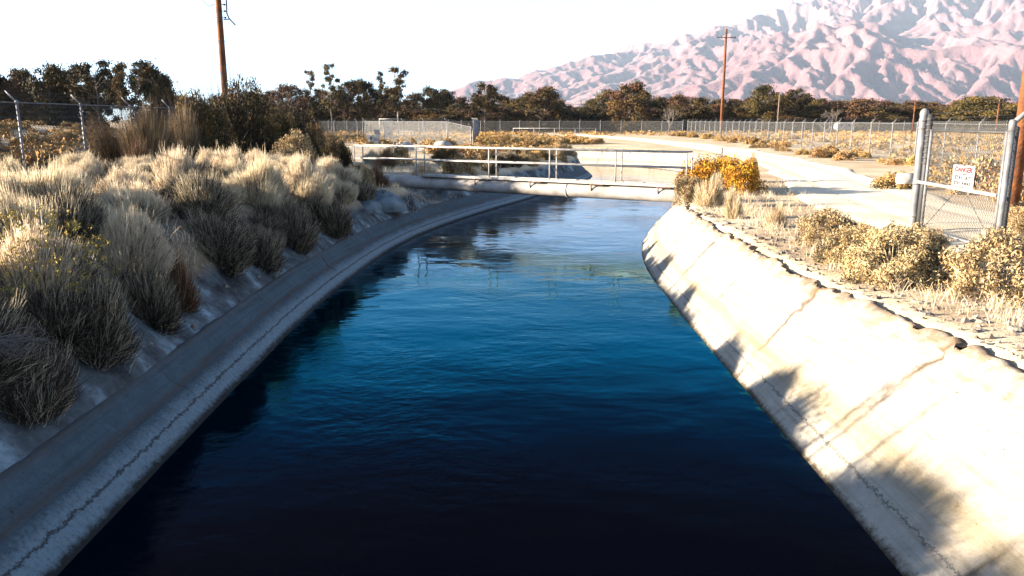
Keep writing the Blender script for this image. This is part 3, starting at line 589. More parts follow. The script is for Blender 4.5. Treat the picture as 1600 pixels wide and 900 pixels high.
# left bank, near to far
NEAR = [
 ('dark0', 30, 7.2, 480, 190, 'black shaded shrub at the lower left corner above the concrete ledge'),
 ('flower0', 62, 9.7, 322, 215, 'big pale straw shrub topped with yellow dried flower heads, nearest on the left bank'),
 ('dark1', 140, 8.7, 395, 170, 'large dark drooping shrub hanging over the left ledge below the yellow topped shrub'),
 ('straw0', 200, 10.8, 312, 150, 'straw coloured feathery shrub right of the yellow topped shrub'),
 ('dark2', 235, 9.9, 392, 130, 'dark shrub left of the pale bare patch of the left bank'),
 ('rusty', 275, 11.8, 308, 70, 'small brownish twiggy shrub between straw and grey shrubs'),
 ('straw1', 92, 15.2, 228, 165, 'broad white sunlit shrub in front of the second fence post from the left'),
 ('straw2', 200, 17.5, 249, 110, 'low rounded pale shrub just behind the roundest small mound'),
 ('straw3', 205, 13.6, 274, 105, 'small round straw mound behind the feathery straw shrub'),
 ('straw1', 285, 17.0, 217, 125, 'tall white topped shrub in front of the tall olive shrubs'),
 ('straw2', 370, 19.5, 218, 105, 'pale shrub at the foot of the darkest tall olive shrub'),
 ('straw3', 362, 15.4, 268, 70, 'narrow upright pale shrub in the middle of the left bank'),
 ('dark0', 335, 12.9, 300, 105, 'grey green half shaded shrub above the pale bare bank patch'),
 ('dark1', 405, 12.7, 338, 90, 'dark hanging shrub right of the pale bare patch of the bank'),
 ('straw0', 420, 17.0, 250, 100, 'bright white shrub right of the middle of the left bank'),
 ('straw1', 482, 19.2, 248, 100, 'white topped shrub with a dark lower half above the bend of the ledge'),
 ('dark2', 455, 15.4, 300, 90, 'dark shrub half way down the bank above the ledge bend'),
 ('dark0', 520, 18.6, 290, 80, 'dark shrub at the right end of the left bank row before the bridge'),
 ('straw2', 528, 21.0, 264, 70, 'greyish shrub nearest the pipe end on the left bank'),
 ('tan1', 462, 26.0, 198, 95, 'golden tan bushy shrub right of the tall dark shrubs'),
 ('rusty', 12, 11.5, 212, 70, 'rust coloured twiggy shrub at the left picture edge'),
 ('rusty', 216, 23.0, 206, 46, 'reddish tan twiggy shrub under the third fence post from the left'),
 ('olive1', 500, 31.0, 172, 70, 'dark olive shrub left of the handrail end'),
 ('olive0', 530, 29.0, 205, 60, 'low olive shrub touching the left end of the handrail'),
 ('tan0', 565, 27.0, 250, 60, 'pinkish tan bush below the left end of the handrail'),
 ('rusty', 588, 28.6, 256, 50, 'reddish dry bush beside the buried pipe end'),
 ('straw3', 140, 13.0, 292, 90, 'pale grassy shrub filling the gap behind the yellow topped shrub'),
 ('straw0', 30, 17.5, 235, 110, 'pale shrub at the foot of the first fence post from the left'),
 ('straw2', 335, 22.5, 222, 90, 'faded pale shrub tucked before the tall olive shrubs'),
 ('dark1', 300, 14.6, 262, 80, 'brown shadowed shrub under the tall white topped shrub'),
 ('dark2', 95, 12.2, 296, 110, 'shadowed brown shrub behind the yellow topped shrub'),
 ('straw3', 430, 22.5, 232, 70, 'small pale shrub in front of the golden tan bush'),
 ('olive0', 372, 34.0, 113, 172, 'tallest dark olive shrub in front of the leaning utility pole'),
 ('olive1', 318, 30.5, 128, 110, 'tall yellowish olive shrub left of the darkest shrub'),
 ('olive1', 430, 38.0, 142, 120, 'lower dark shrub right of the tallest olive shrub'),
 ('twiggy', 236, 26.5, 134, 125, 'tall bare twiggy tan shrub behind the third fence post'),
 ('twiggy', 175, 27.0, 158, 90, 'sprawling grey twiggy shrub behind the second fence post'),
 ('olive0', 470, 42.0, 162, 100, 'low dark olive shrub between the tall shrubs and the compound fence'),
 ('olive1', 395, 40.0, 128, 110, 'dark shrub shoulder just right of the leaning pole'),
 ('twiggy', 290, 28.0, 138, 90, 'tall straw coloured twiggy shrub left of the olive shrubs'),
 # beyond the bridge on the left bank
 ('straw1', 580, 37.5, 228, 42, 'grey feathery shrub seen between the first handrail posts'),
 ('rusty', 602, 38.5, 226, 34, 'pinkish brown dry shrub behind the handrail near its left end'),
 ('gold1', 625, 41.0, 224, 50, 'sunlit yellow shrub behind the left part of the handrail'),
 ('straw0', 662, 37.0, 246, 56, 'grey green tuft hanging on the far bank behind the pipe'),
 ('olive0', 700, 43.0, 228, 60, 'dark low shrub behind the second handrail post'),
 ('gold3', 745, 46.0, 226, 60, 'golden shrub on the shaded far bank behind the handrail'),
 # right bank
 ('orange0', 1100, 26.0, 235, 100, 'bright orange rounded shrub at the right end of the bridge'),
 ('orange1', 1148, 25.4, 238, 100, 'orange shrub with brown shaded base right of the brightest one'),
 ('orange0', 1172, 30.0, 236, 44, 'smaller orange brown shrub at the back of the orange clump'),
 ('tan2', 1078, 22.8, 266, 62, 'pale yellow shrub in front of the orange clump at the pipe end'),
 ('upright', 1108, 21.6, 274, 74, 'straw yellow upright shrub in front of the orange clump'),
 ('upright', 1146, 18.9, 296, 46, 'small lone upright tan tuft on the crest in front of the orange clump'),
 ('upright', 1212, 17.2, 320, 54, 'low tan tuft on the crest between the orange clump and the saltbushes'),
 ('tan0', 1292, 14.6, 318, 125, 'far smaller tan saltbush at the left end of the saltbush row'),
 ('tan1', 1392, 11.4, 343, 200, 'large dense tan saltbush in front of the tall gate post'),
 ('tan2', 1340, 12.6, 340, 140, 'middle tan saltbush between the far small one and the largest one'),
 ('tan0', 1562, 10.4, 348, 225, 'large tan saltbush in front of the gate at the right picture edge'),
 ('tan1', 1440, 13.2, 345, 110, 'half hidden tan saltbush against the gate foot'),
 ('gold0', 1392, 27.0, 268, 70, 'low golden shrub on the road edge left of the gate post'),
 ('tan2', 1590, 14.6, 300, 80, 'tan shrub behind the gate end post'),
 ('gold2', 1530, 25.0, 240, 90, 'tall brown gold shrub seen through the chain link gate'),
 ('gold3', 1475, 28.0, 240, 80, 'gold shrub seen through the left half of the gate'),
 ('gold1', 1580, 22.0, 245, 70, 'gold shrub behind the right side of the gate'),
]
U = random.uniform
for a in NEAR: pbush(a[0], a[1], a[2], a[3], a[4], a[5])
for i in range(88):
    y = U(6.5, 27); x = -5.7 - abs(random.gauss(0, 3.0)) + max(0, y - 22) * 0.2; 
    if x < -13.2 or (9.6 < y < 14.4 and x > -6.6): continue
    q = U(0.5, 0.95); bush(random.choice(['straw0', 'straw1', 'straw2', 'straw3', 'dark0', 'dark2', 'straw3']), x, y, q, q * U(0.9, 1.25), 'pale brushy shrub crowded among the others on the left bank', 'shrub', 'pale shrubs filling the left bank')
for i in range(26):
    y = U(6.5, 25); x = -5.15 - U(0, 0.4) + max(0, y - 20) * 0.12; q = U(0.4, 0.85); y = y + 4 if 9.8 < y < 13.6 else y
    bush(random.choice(['dark0', 'dark1', 'dark2']), x, y, q, q * U(0.9, 1.3), 'dark brushy shrub on the shaded slope above the left ledge', 'shrub', 'dark shrubs on the left slope')
bush('dark0', -7.0, 6.3, 1.3, 2.0, 'tall dark shrub at the left end of the bank, mostly outside the picture')
bush('dark2', -7.6, 4.6, 1.4, 1.9, 'dark shrub left of and nearer than the tall one, outside the picture edge')
for i in range(30):
    y = U(33.5, 55); x = float(np.interp(y, EL[:, 1][:60], EL[:, 0][:60])) - 1.4 - U(0, 1.8); q = U(0.5, 0.9)
    bush(random.choice(['straw0', 'olive0', 'gold1', 'dark1', 'tan1', 'gold2']), x, y, q, q * U(0.9, 1.3), 'dry shrub on the crest of the far left bank behind the bridge', 'shrub', 'shrubs on the left bank beyond the bridge')
for (y0, hh) in ((7.15, 1.75), (7.75, 1.65), (7.95, 1.5)):
    mb = MB(); mb.tube([(0, 0, -.1), (.03, .02, hh * .5), (.10, -.03, hh)], [.022, .018, .010], 6)
    for k in range(7): z_ = hh * U(.5, .95); mb.tube([(.06, 0, z_), (.06 + U(-.12, .12), U(-.12, .12), z_ + .14)], [.006, .003], 4)
    o = mb.build('dead_stalk', M['twig'], None, (-6.7, y0, tz(-6.7, y0))); tag(o, 'tall dry weed stalk left of the nearest shrubs, outside the picture edge', 'stalk', 'tall dry stalks')
for (k, x, y, rr, hh, lab) in (('straw1', -6.1, 9.6, .75, 1.35, 'tall pale shrub on the crest straight above the dark drooping shrub'), ('dark1', -5.9, 15.0, .8, 1.3, 'tall grey shrub on the bank crest behind the bare pale patch'),
     ('straw2', -5.9, 18.2, .85, 1.35, 'tall pale shrub on the bank crest half way to the bridge'), ('straw0', -5.6, 21.0, .8, 1.3, 'tall pale shrub on the crest where the bank starts to bend'), ('dark0', -6.6, 11.4, .8, 1.3, 'tall grey shrub at the back edge of the bare pale patch')):
    bush(k, x, y, rr, hh, lab)
bush('orange1', xat(1124, 26.8), 26.8, 0.95, 1.35, 'orange yellow shrub in the middle of the orange clump at the bridge end')
# bare grey twigs reaching in at the lower left
mb = MB()
for i in range(46):
    a = random.uniform(-0.5, 0.5); p0 = Vector((-4.95, 6.9, -2.0)); dr = Vector((math.cos(a) * 0.9, math.sin(a), random.uniform(0.0, 0.35))); L_ = random.uniform(0.35, 0.75)
    pts = [p0 + dr * L_ * t + Vector((0, 0, -0.12 * t * t)) + Vector([random.gauss(0, 0.012) for _ in range(3)]) for t in (0, .35, .7, 1)]; mb.tube(pts, [0.006, 0.005, 0.004, 0.002], 4, False)
    for j in range(3): q = pts[2].lerp(pts[3], random.random()); mb.tube([q, q + Vector((random.uniform(0.02, .12), random.uniform(-.08, .08), random.uniform(-.02, .08)))], [0.003, 0.0015], 3, False)
tag(mb.build('dead_branch', M['palebark']), 'bare grey dead branch poking out above the lowest left shrub', 'branch')

# scrub in the fields, one object each
GOLD = ['gold0', 'gold1', 'gold2', 'gold3']
def field(n, fx, fy, r, label, group, ok=lambda x, y: True, kinds=GOLD, parts=False):
    c = 0; t = 0
    while c < n and t < n * 40:
        t += 1; y = fy(); x = fx(y)
        if not ok(x, y): continue
        a, b, e = [float(v) for v in (segdist(np.array([x]), np.array([y]), EL)[0], segdist(np.array([x]), np.array([y]), ER)[0], segdist(np.array([x]), np.array([y]), ROAD)[0])]
        if min(a, b) < 1.3 or e < 3.2 or inside(np.array([x]), np.array([y]), WP)[0]: continue
        q = random.uniform(*r); bush(random.choice(kinds), x, y, q, q * random.uniform(0.7, 1.05), label, 'shrub', group, parts=parts); c += 1
def fence_x(y): return float(np.interp(y, [-5, 33, 53, 95, 123], [21.5, 21.6, 22.6, 26.8, 27.6]))
U = random.uniform
field(60, lambda y: fence_x(y) - U(0.2, 3.2), lambda: 30 + 95 * random.random() ** 1.3, (0.45, 0.95), 'golden scrub bush growing along the long fence beside the road', 'scrub bushes along the right fence')
field(70, lambda y: U(-4.5, 4.6) if y < 72 else U(-3, 9), lambda: U(55, 100), (0.5, 1.0), 'orange gold scrub bush on the inside of the canal bend', 'scrub bushes inside the canal bend', ok=lambda x, y: x < 5.5 - (y < 60) * 1.0 + (y > 75) * 6 )
field(60, lambda y: -14.5 - y * U(0, 0.55), lambda: U(20, 75), (0.4, 1.0), 'sandy scrub bush in the field behind the left fence', 'scrub bushes behind the left fence')
field(60, lambda y: fence_x(y) + U(1, 30), lambda: U(30, 110), (0.5, 1.0), 'golden scrub bush in the field beyond the long right fence', 'scrub bushes beyond the right fence')
field(40, lambda y: U(-30, 2), lambda: U(66, 115), (0.5, 0.95), 'golden scrub bush around the fenced valve compound', 'scrub bushes around the compound')

# far scrub that reads as one cover
def scrub(name, pts, label, m, per=46):
    pts = np.array(pts); n = len(pts); k = np.repeat(np.arange(n), per); d_ = unit(n * per); d_[:, 2] = np.abs(d_[:, 2]); r_ = pts[k, 3]
    z = terrain(pts[:, 0], pts[:, 1]); C = np.c_[pts[k, 0] + d_[:, 0] * r_, pts[k, 1] + d_[:, 1] * r_, z[k] + d_[:, 2] * r_ * 0.8]
    Vv, Ff = leaf_quads(C, 0.075, 1.6); mi = np.repeat(rng.integers(0, len(m), n), per)
    o = link(name, npmesh(name, Vv, Ff, False, mi), [M[q] for q in m]); tag(o, label, 'scrub', kind='stuff')
pts = []
for _ in range(2600):
    y = 35 + 125 * random.random() ** 0.8; x = random.choice([lambda: fence_x(y) + U(0.5, 60), lambda: -15 - U(0, 0.7) * y, lambda: U(-25, -2) if y > 66 else -40])()
    if y > 120 : x = U(-110, 130)
    if y < 100 and -14 < x < fence_x(y) and not (x < -2 and y > 72): continue
    pts.append((x, y, 0, U(0.3, 0.75)))
for _ in range(900):
    y = U(56, 100); x = U(-6, 8 if y > 78 else 4)
    if abs(segdist(np.array([x]), np.array([y]), EL)[0]) < 1.4 or segdist(np.array([x]), np.array([y]), ER)[0] < 2.5 or inside(np.array([x]), np.array([y]), WP)[0] or (y > 70 and segdist(np.array([x]), np.array([y]), ROAD)[0] < 6): continue
    pts.append((x, y, 0, U(0.3, 0.6)))
for _ in range(500): y = U(22, 60); pts.append((-14 - U(0, 0.6) * y, y, 0, U(0.2, 0.55)))
scrub('scrub_cover', pts, 'low golden scrub covering the far fields', ['goldscrub', 'tan', 'orange', 'goldscrub'])
# dry grass and small stones
def grass(name, pts, hgt, label, m, w=0.004):
    pts = np.array(pts); n = len(pts); d_ = unit(n) * 0.45; d_[:, 2] = 1; L_ = hgt * rng.uniform(0.5, 1.3, n)[:, None]
    base = np.c_[pts, terrain(pts[:, 0], pts[:, 1]) - 0.02]; T = np.linspace(0, 1, 3)[None, :, None]; P = base[:, None] + (d_ * L_)[:, None] * T; P[:, 2, :2] += rng.normal(0, 0.04, (n, 2))
    s = np.cross(d_, unit(n)); s /= np.linalg.norm(s, axis=1)[:, None]; Vv, Ff = ribbons(P, np.array([w, w, w * 0.3]), s)
    tag(link(name, npmesh(name, Vv, Ff, False, np.repeat(rng.integers(0, len(m), n), 2)), [M[q] for q in m]), label, 'grass', kind='stuff')
gp = []
for _ in range(900):
    y = U(6, 50) ; x = -5.3 - abs(random.gauss(0, 4)) + (0 if y < 22 else (y - 22) * 0.30); 
    for j in range(22): gp.append((x + random.gauss(0, .14), y + random.gauss(0, .14)))
for _ in range(420):
    y = U(7, 30); x = 5.1 + 0.6 * float(sstep(11, 7, np.array(y))) + abs(random.gauss(0, 1.6)) + (0 if y < 20 else (y - 20) * 0.3)
    for j in range(12): gp.append((x + random.gauss(0, .08), y + random.gauss(0, .08)))
grass('dry_grass', gp, 0.2, 'thin dry grass between the shrubs', ['straw', 'tan', 'twig'])
sv = []; sf = []
for i in range(5200):
    y = 6 + 44 * random.random() ** 1.6; side_ = random.random()
    if side_ < 0.75: x = float(np.interp(y, ER[:30, 1], ER[:30, 0])) + 1.34 * float(widen(np.array(y))) + abs(random.gauss(0, 1.1))
    else: x = -4.7 - U(0, 3.5); y = U(6, 24)
    s = 0.012 + 0.05 * random.random() ** 4; z = 0; ph = random.random() * 6; b = len(sv)
    sv += [(x + s * math.cos(ph + k * 1.57) * U(.7, 1.3), y + s * math.sin(ph + k * 1.57) * U(.7, 1.3), 0.0) for k in range(4)] + [(x + U(-.3, .3) * s, y + U(-.3, .3) * s, s * U(.5, 1.1)), (x, y, -s)]
    sf += [(b + k, b + (k + 1) % 4, b + 4) for k in range(4)]
sv = np.array(sv); sv[:, 2] += np.repeat(terrain(sv[5::6, 0], sv[5::6, 1]), 6) + 0.004
tag(link('gravel', npmesh('gravel', sv, np.array(sf)), M['stone']), 'loose pebbles along the canal crest', 'gravel', kind='stuff')
# broken concrete chunks on the right crest
def chunk(x, y, s, label, z=None):
    mb = MB(); k = 9; ring = []
    for lv, f in ((0, 1.0), (0.5, 1.08), (0.9, 0.8)):
        ring.append([(s * f * U(.75, 1.15) * math.cos(t * 6.283 / k), s * 0.8 * f * U(.75, 1.15) * math.sin(t * 6.283 / k), s * (lv - 0.25) * U(.5, .7)) for t in range(k)])
    for r_ in ring: mb.v += r_
    for i in range(2):
        for t in range(k): mb.f.append((i * k + t, i * k + (t + 1) % k, (i + 1) * k + (t + 1) % k, (i + 1) * k + t)); mb.sm.append(False)
    mb.f.append(tuple(2 * k + t for t in range(k))); mb.sm.append(False)
    o = mb.build('concrete_chunk', M['concrete'], None, (x, y, tz(x, y) if z is None else z)); o.rotation_euler = (0, 0, U(0, 6)); tag(o, label, 'rubble', 'broken concrete chunks along the right crest'); return o
for i in range(16):
    y = 7 + 16 * random.random() ** 1.3; x = float(np.interp(y, ER[:30, 1], ER[:30, 0])) + 1.42 * float(widen(np.array(y))) + abs(random.gauss(0, 0.35)); chunk(x, y, U(0.04, 0.12), 'broken pale concrete chunk lying on the right canal crest')

# ------------------------------------------------------------------ trees
def tree_proto(name, H, crown, nleaf, leafm, barkm='bark', size=0.10, trunk_r=0.16, clumps=64, low=0.2, wid=0.42, cr=(0.05, 0.15), flat=0.6, sparse=False):
    cc = []
    for i in range(clumps):
        h_ = low + (0.97 - low) * ((i + random.random()) / clumps); env = math.sin(math.pi * min(1, max(0.06, (h_ - low) / (1 - low) * 0.86 + 0.12))) ** 0.6 if not sparse else U(0.3, 1)
        a = random.random() * 6.283; rr = wid * env * (random.random() ** 0.45); cc.append((rr * H * math.cos(a), rr * H * math.sin(a), h_ * H, U(*cr) * H))
    cc = np.array(cc); k = rng.choice(clumps, nleaf, p=cc[:, 3] ** 2 / (cc[:, 3] ** 2).sum()); o = rng.normal(0, 0.52, (nleaf, 3)) * cc[k, 3][:, None]; o[:, 2] *= flat
    Vv, Ff = leaf_quads(cc[k, :3] + o, size, 1.3); cm = rng.choice(len(leafm), clumps, p=[0.75, 0.25] if len(leafm) == 2 else [1.0])
    cme = npmesh('crown', Vv, Ff, False, cm[k])
    for q in leafm: cme.materials.append(M[q])
    mb = MB(); top = cc[-1]; pts = [(random.gauss(0, .015) * H * (t > 0), random.gauss(0, .015) * H * (t > 0), t * H - (0.3 if t == 0 else 0)) for t in (0, .2, .4, .6, .8, .93)]
    mb.tube(pts, [trunk_r * q for q in (1.2, .95, .75, .5, .3, .12)], 7, False)
    for c in cc:
        t = max(0.08, min(0.85, c[2] / H - U(0.1, 0.25))); f = t / 0.2; i = min(int(f), 3); p0 = Vector(pts[i]).lerp(Vector(pts[i + 1]), f - i); p1 = Vector(c[:3]); m = p0.lerp(p1, 0.5) + Vector((0, 0, 0.03 * H)); mb.tube([p0, m, p1], [trunk_r * .35, trunk_r * .22, trunk_r * .08], 4, False)
    tme = bpy.data.meshes.new('trunk'); tme.from_pydata(mb.v, [], mb.f); tme.update(); tme.materials.append(M[barkm]); return dict(name=name, H=H, wid=wid * H, crown=cme, trunk=tme)
TP = [tree_proto('leafy_tree', 8, 0, 15000, ['leaf', 'brownleaf'], low=0.03, wid=0.46, clumps=70),
      tree_proto('leafy_tree', 8, 0, 15000, ['leaf'], low=0.02, wid=0.5, clumps=80),
      tree_proto('leafy_tree', 8, 0, 15000, ['leaf', 'brownleaf'], low=0.0, wid=0.55, clumps=80),
      tree_proto('brown_tree', 8, 0, 12000, ['brownleaf', 'leaf'], low=0.05, wid=0.5, clumps=70),
      tree_proto('umbrella_pine', 9, 0, 7000, ['leaf'], low=0.42, wid=0.38, clumps=34, cr=(0.05, 0.13), flat=0.5),
      tree_proto('thin_pine', 11, 0, 3200, ['leaf'], low=0.45, wid=0.17, clumps=16, cr=(0.03, 0.085), flat=0.6, sparse=True, trunk_r=0.13),
      tree_proto('thin_pine', 11, 0, 3600, ['leaf'], low=0.35, wid=0.22, clumps=20, cr=(0.03, 0.08), flat=0.6, sparse=True, trunk_r=0.14)]
def tree(k, px, d, topy, wpx, label, group=None):
    p = TP[k]; x = xat(px, d); z = tz(x, d); H = zat(topy, d) - z; w = wpx / 2 / FPX * d; r = empty(p['name'], (x, d, z), U(0, 6.28)); s = w / p['wid']; r.scale = (s, s, H / p['H'])
    for nm in ('trunk', 'crown'): c = bpy.data.objects.new(nm, p[nm]); COL.objects.link(c); c.parent = r
    tag(r, label, 'tree', group); return r
LT = 'dark evergreen tree in the dense clump at the left, behind the fence'
for (k, px, d, ty, w) in [(1, -30, 92, 112, 80), (1, 8, 96, 118, 70), (2, 45, 94, 109, 75), (1, 85, 92, 103, 75), (0, 125, 97, 108, 60), (4, 160, 90, 94, 75), (1, 155, 98, 118, 70), (4, 218, 92, 94, 62), (0, 245, 95, 102, 60), (2, 262, 99, 118, 50), (2, 60, 102, 128, 90), (2, 5, 104, 130, 90), (2, 110, 104, 130, 90)]:
    tree(k, px, d, ty, w, LT, 'dense evergreen clump on the left')
for a in [(5, 194, 88, 104, 22, 'thin wispy pine in the gap between the two left tree clumps'), (3, 455, 150, 133, 60, 'brownish bare looking tree right of the tall olive shrub'),
          (6, 488, 150, 108, 26, 'leftmost slender pine rising above the brownish trees'), (6, 519, 146, 97, 30, 'tallest slender pine in the middle of the left half'),
          (5, 538, 150, 121, 26, 'short slender pine right of the tallest one'), (5, 597, 150, 110, 18, 'narrowest pine with a tiny top before the pale sky'),
          (6, 622, 148, 103, 46, 'open forked pine with several small tufts left of the centre'), (4, 758, 150, 130, 54, 'flat topped pine standing alone against the pale far ridge'),
          (0, 985, 150, 131, 66, 'tall dark tree behind the pale utility pole right of the centre'), (0, 852, 155, 138, 60, 'brown topped tree left of the small utility pole'),
          (1, 1194, 160, 134, 56, 'tall dark tree between the tall pole and the short pole on the right'), (4, 1240, 165, 138, 40, 'flat topped tree right of the short pole'),
          (0, 573, 152, 127, 44, 'pyramid shaped tree between the slender pines'), (3, 1345, 160, 155, 80, 'russet tree above the white trailer'), (1, 1530, 150, 152, 90, 'dark green tree above the chain link gate')]:
    tree(*a)
RT = 'dark tree in the long line of trees behind the far fence'
for (k, px, ty, w) in [(3, 432, 142, 60), (2, 480, 150, 70), (2, 505, 140, 50), (3, 530, 145, 60), (0, 552, 128, 44), (2, 600, 150, 60), (0, 616, 138, 50), (2, 650, 146, 55), (0, 675, 138, 48), (1, 702, 141, 48), (2, 722, 152, 40),
        (1, 748, 150, 60), (0, 785, 150, 50), (1, 810, 152, 60), (0, 835, 146, 60), (2, 872, 156, 50), (2, 900, 168, 50), (1, 928, 155, 44), (0, 950, 142, 50), (1, 1005, 142, 50), (2, 1030, 152, 56), (0, 1055, 150, 50), (3, 1075, 152, 50), (1, 1098, 153, 50),
        (2, 1122, 155, 50), (1, 1150, 156, 56), (2, 1172, 152, 50), (1, 1215, 150, 56), (0, 1252, 148, 50), (1, 1275, 155, 50), (3, 1300, 158, 60), (0, 1322, 160, 60), (3, 1372, 158, 60), (0, 1400, 162, 60), (3, 1425, 158, 60),
        (2, 1450, 160, 70), (3, 1480, 164, 70), (1, 1505, 158, 70), (1, 1555, 152, 70), (0, 1590, 160, 80), (1, 1630, 152, 80), (1, 1680, 152, 90), (2, 400, 150, 60), (1, 350, 150, 80), (2, 290, 150, 80)]:
    tree(k, px, U(165, 185), ty, w, RT, 'trees in the long line behind the far fence')
for px in range(270, 1700, 34): tree(random.choice([1, 2, 2, 0]), px + U(-8, 8), U(158, 164), U(163, 172), U(60, 84), 'low dark tree filling the foot of the long tree line', 'low trees at the foot of the tree line')
# bare pale tree
mb = MB()
def limb(p, dirv, L_, r_, dep):
    q = p + dirv * L_; m = p.lerp(q, .5) + Vector([random.gauss(0, .05) * L_ for _ in range(3)]); mb.tube([p, m, q], [r_, r_ * .8, r_ * .6], 4, False)
    if dep:
        for _ in range(3): limb(q, (dirv + Vector([random.gauss(0, .7) for _ in range(3)]) + Vector((0, 0, .12))).normalized(), L_ * .78, r_ * .62, dep - 1)
x = xat(1298, 148); limb(Vector((0, 0, -.2)), Vector((0.05, 0, 1)), 1.5, .16, 5)
t_ = mb.build('bare_tree', M['palebark'], None, (x, 148, GZ)); tag(t_, 'leafless pale tree standing before the dark tree line left of the white trailer', 'tree')
mb = MB(); limb(Vector((0, 0, -.2)), Vector((0.45, 0, 1)).normalized(), 1.5, .13, 4)
tag(mb.build('bare_tree', M['palebark'], None, (xat(1040, 135), 135, GZ)), 'leafless leaning pale tree between the pale pole and the tall brown pole', 'tree')
#PART3
# ------------------------------------------------------------------ pipe bridge
B0 = Vector((3.48, 26.6, 0)); BA = Vector((0.862, -0.507, 0)).normalized(); BP = Vector((-BA.y, BA.x, 0)); DZ = -2.06
if BP.y < 0: BP = -BP
def bp(s, o, z): return B0 + BA * s + BP * o + Vector((0, 0, z))
br = empty('pipe_bridge', bp(0, 0.25, DZ)); tag(br, 'white pipe crossing the canal with a narrow walkway and white handrails on top', 'footbridge')
def bld(mb, name, m, par, root): 
    o = mb.build(name, m, par); o.location = -Vector(root.location) if par == root else (0, 0, 0); return o
s0, s1 = -11.6, 3.4
mb = MB(); mb.tube([bp(s0 + (s1 - s0) * i / 24, 0.25, DZ - 0.33) for i in range(25)], 0.255, 28); pp = bld(mb, 'pipe', M['pipe'], br, br)
for s in (-7.9, -1.9, 2.6): mb = MB(); mb.tube([bp(s, 0.25, DZ - 0.33), bp(s + 0.05, 0.25, DZ - 0.33)], 0.268, 28); q = mb.build('pipe_band', M['pipe'], pp)
rotB = Matrix((BA, BP, Vector((0, 0, 1)))).transposed()
mb = MB(); L_ = 11.9; mb.box(bp(-2.3 - 0.0, 0.27, DZ - 0.02), (L_, 0.52, 0.03), rotB)
for o in (-0.01, 0.55): mb.box(bp(-2.3, o, DZ - 0.025), (L_, 0.035, 0.085), rotB)
bld(mb, 'walkway', M['white'], br, br)
for s in (-5.6, -3.25, -0.85, 1.55):
    mb = MB(); mb.tube([bp(s + 0.02, -0.03, DZ - 0.06), bp(s - .02, -0.035, DZ - 0.12), bp(s - 0.03, -0.02, DZ - 0.20), bp(s - .03, 0.0, DZ - 0.30)], 0.022, 6); mb.box(bp(s + 0.16, -0.03, DZ - .085), (0.5, 0.04, 0.03), rotB); bld(mb, 'bracket', M['ruststeel'], br, br)
ps = [-11.5, -8.35, -5.02, -2.5, 0.0, 2.45]
for off, nm in ((0.0, 'near'), (0.53, 'far')):
    for s in ps:
        z0 = DZ - 0.05 if -9 < s < 4 else GZ - 0.3; mb = MB(); mb.tube([bp(s, off, z0), bp(s, off, DZ + 1.06)], 0.026, 8)
        if -9 < s < 3: mb.box(bp(s, off, DZ + 0.012), (0.13, 0.05, 0.02), rotB)
        bld(mb, 'handrail_post', M['white'], br, br)
    mb = MB(); mb.tube([bp(ps[0], off, DZ + 1.06), bp(ps[-1], off, DZ + 1.06)], 0.03, 8); bld(mb, 'top_rail', M['white'], br, br)
    mb = MB(); mb.tube([bp(ps[0], off, DZ + 0.56), bp(ps[-1], off, DZ + 0.56)], 0.026, 8); bld(mb, 'mid_rail', M['white'], br, br)
mb = MB(); 
for z in (1.06, 0.56): mb.tube([bp(ps[0], 0, DZ + z), bp(ps[0], 0.53, DZ + z)], 0.028, 8)
bld(mb, 'end_rail', M['white'], br, br)
# thin marker post beside the right end of the rail
x, y = at(1061, 270); mb = MB().tube([(0, 0, -.2), (0, 0, 1.35)], 0.022, 6); mb.tube([(0, 0, 1.35), (0, 0, 1.38)], [0.028, 0.01], 6); o = mb.build('marker_post', M['greywood'], None, (x - .2, 27.6, GZ)); tag(o, 'thin grey marker post at the right end of the handrail', 'post')
# rough headwall lumps around the buried pipe end
def headwall(px, d, sx, sy, sz, label):
    mb = MB(); n = 18; rings = []
    for j in range(8):
        ph = j / 7 * math.pi * 0.55; row = []
        for k in range(n):
            t = k / n * 6.283; f = 1 + 0.28 * float(fbm(np.array([k * .7 + px]), np.array([j * .8]), 3)[0]); row.append((sx * math.cos(t) * math.cos(ph) * f, sy * math.sin(t) * math.cos(ph) * f, sz * math.sin(ph) * f - 0.15))
        mb.v += row
    for j in range(7):
        for k in range(n): mb.f.append((j * n + k, j * n + (k + 1) % n, (j + 1) * n + (k + 1) % n, (j + 1) * n + k)); mb.sm.append(True)
    x = xat(px, d); o = mb.build('headwall', M['headwall'], None, (x, d, tz(x, d))); tag(o, label, 'headwall')
headwall(598, 25.6, 0.75, 0.6, 0.6, 'lumpy grey blue concrete mass on the left bank below the pipe end')
headwall(572, 24.2, 0.5, 0.5, 0.4, 'smaller lumpy concrete mass left of the larger one below the pipe')

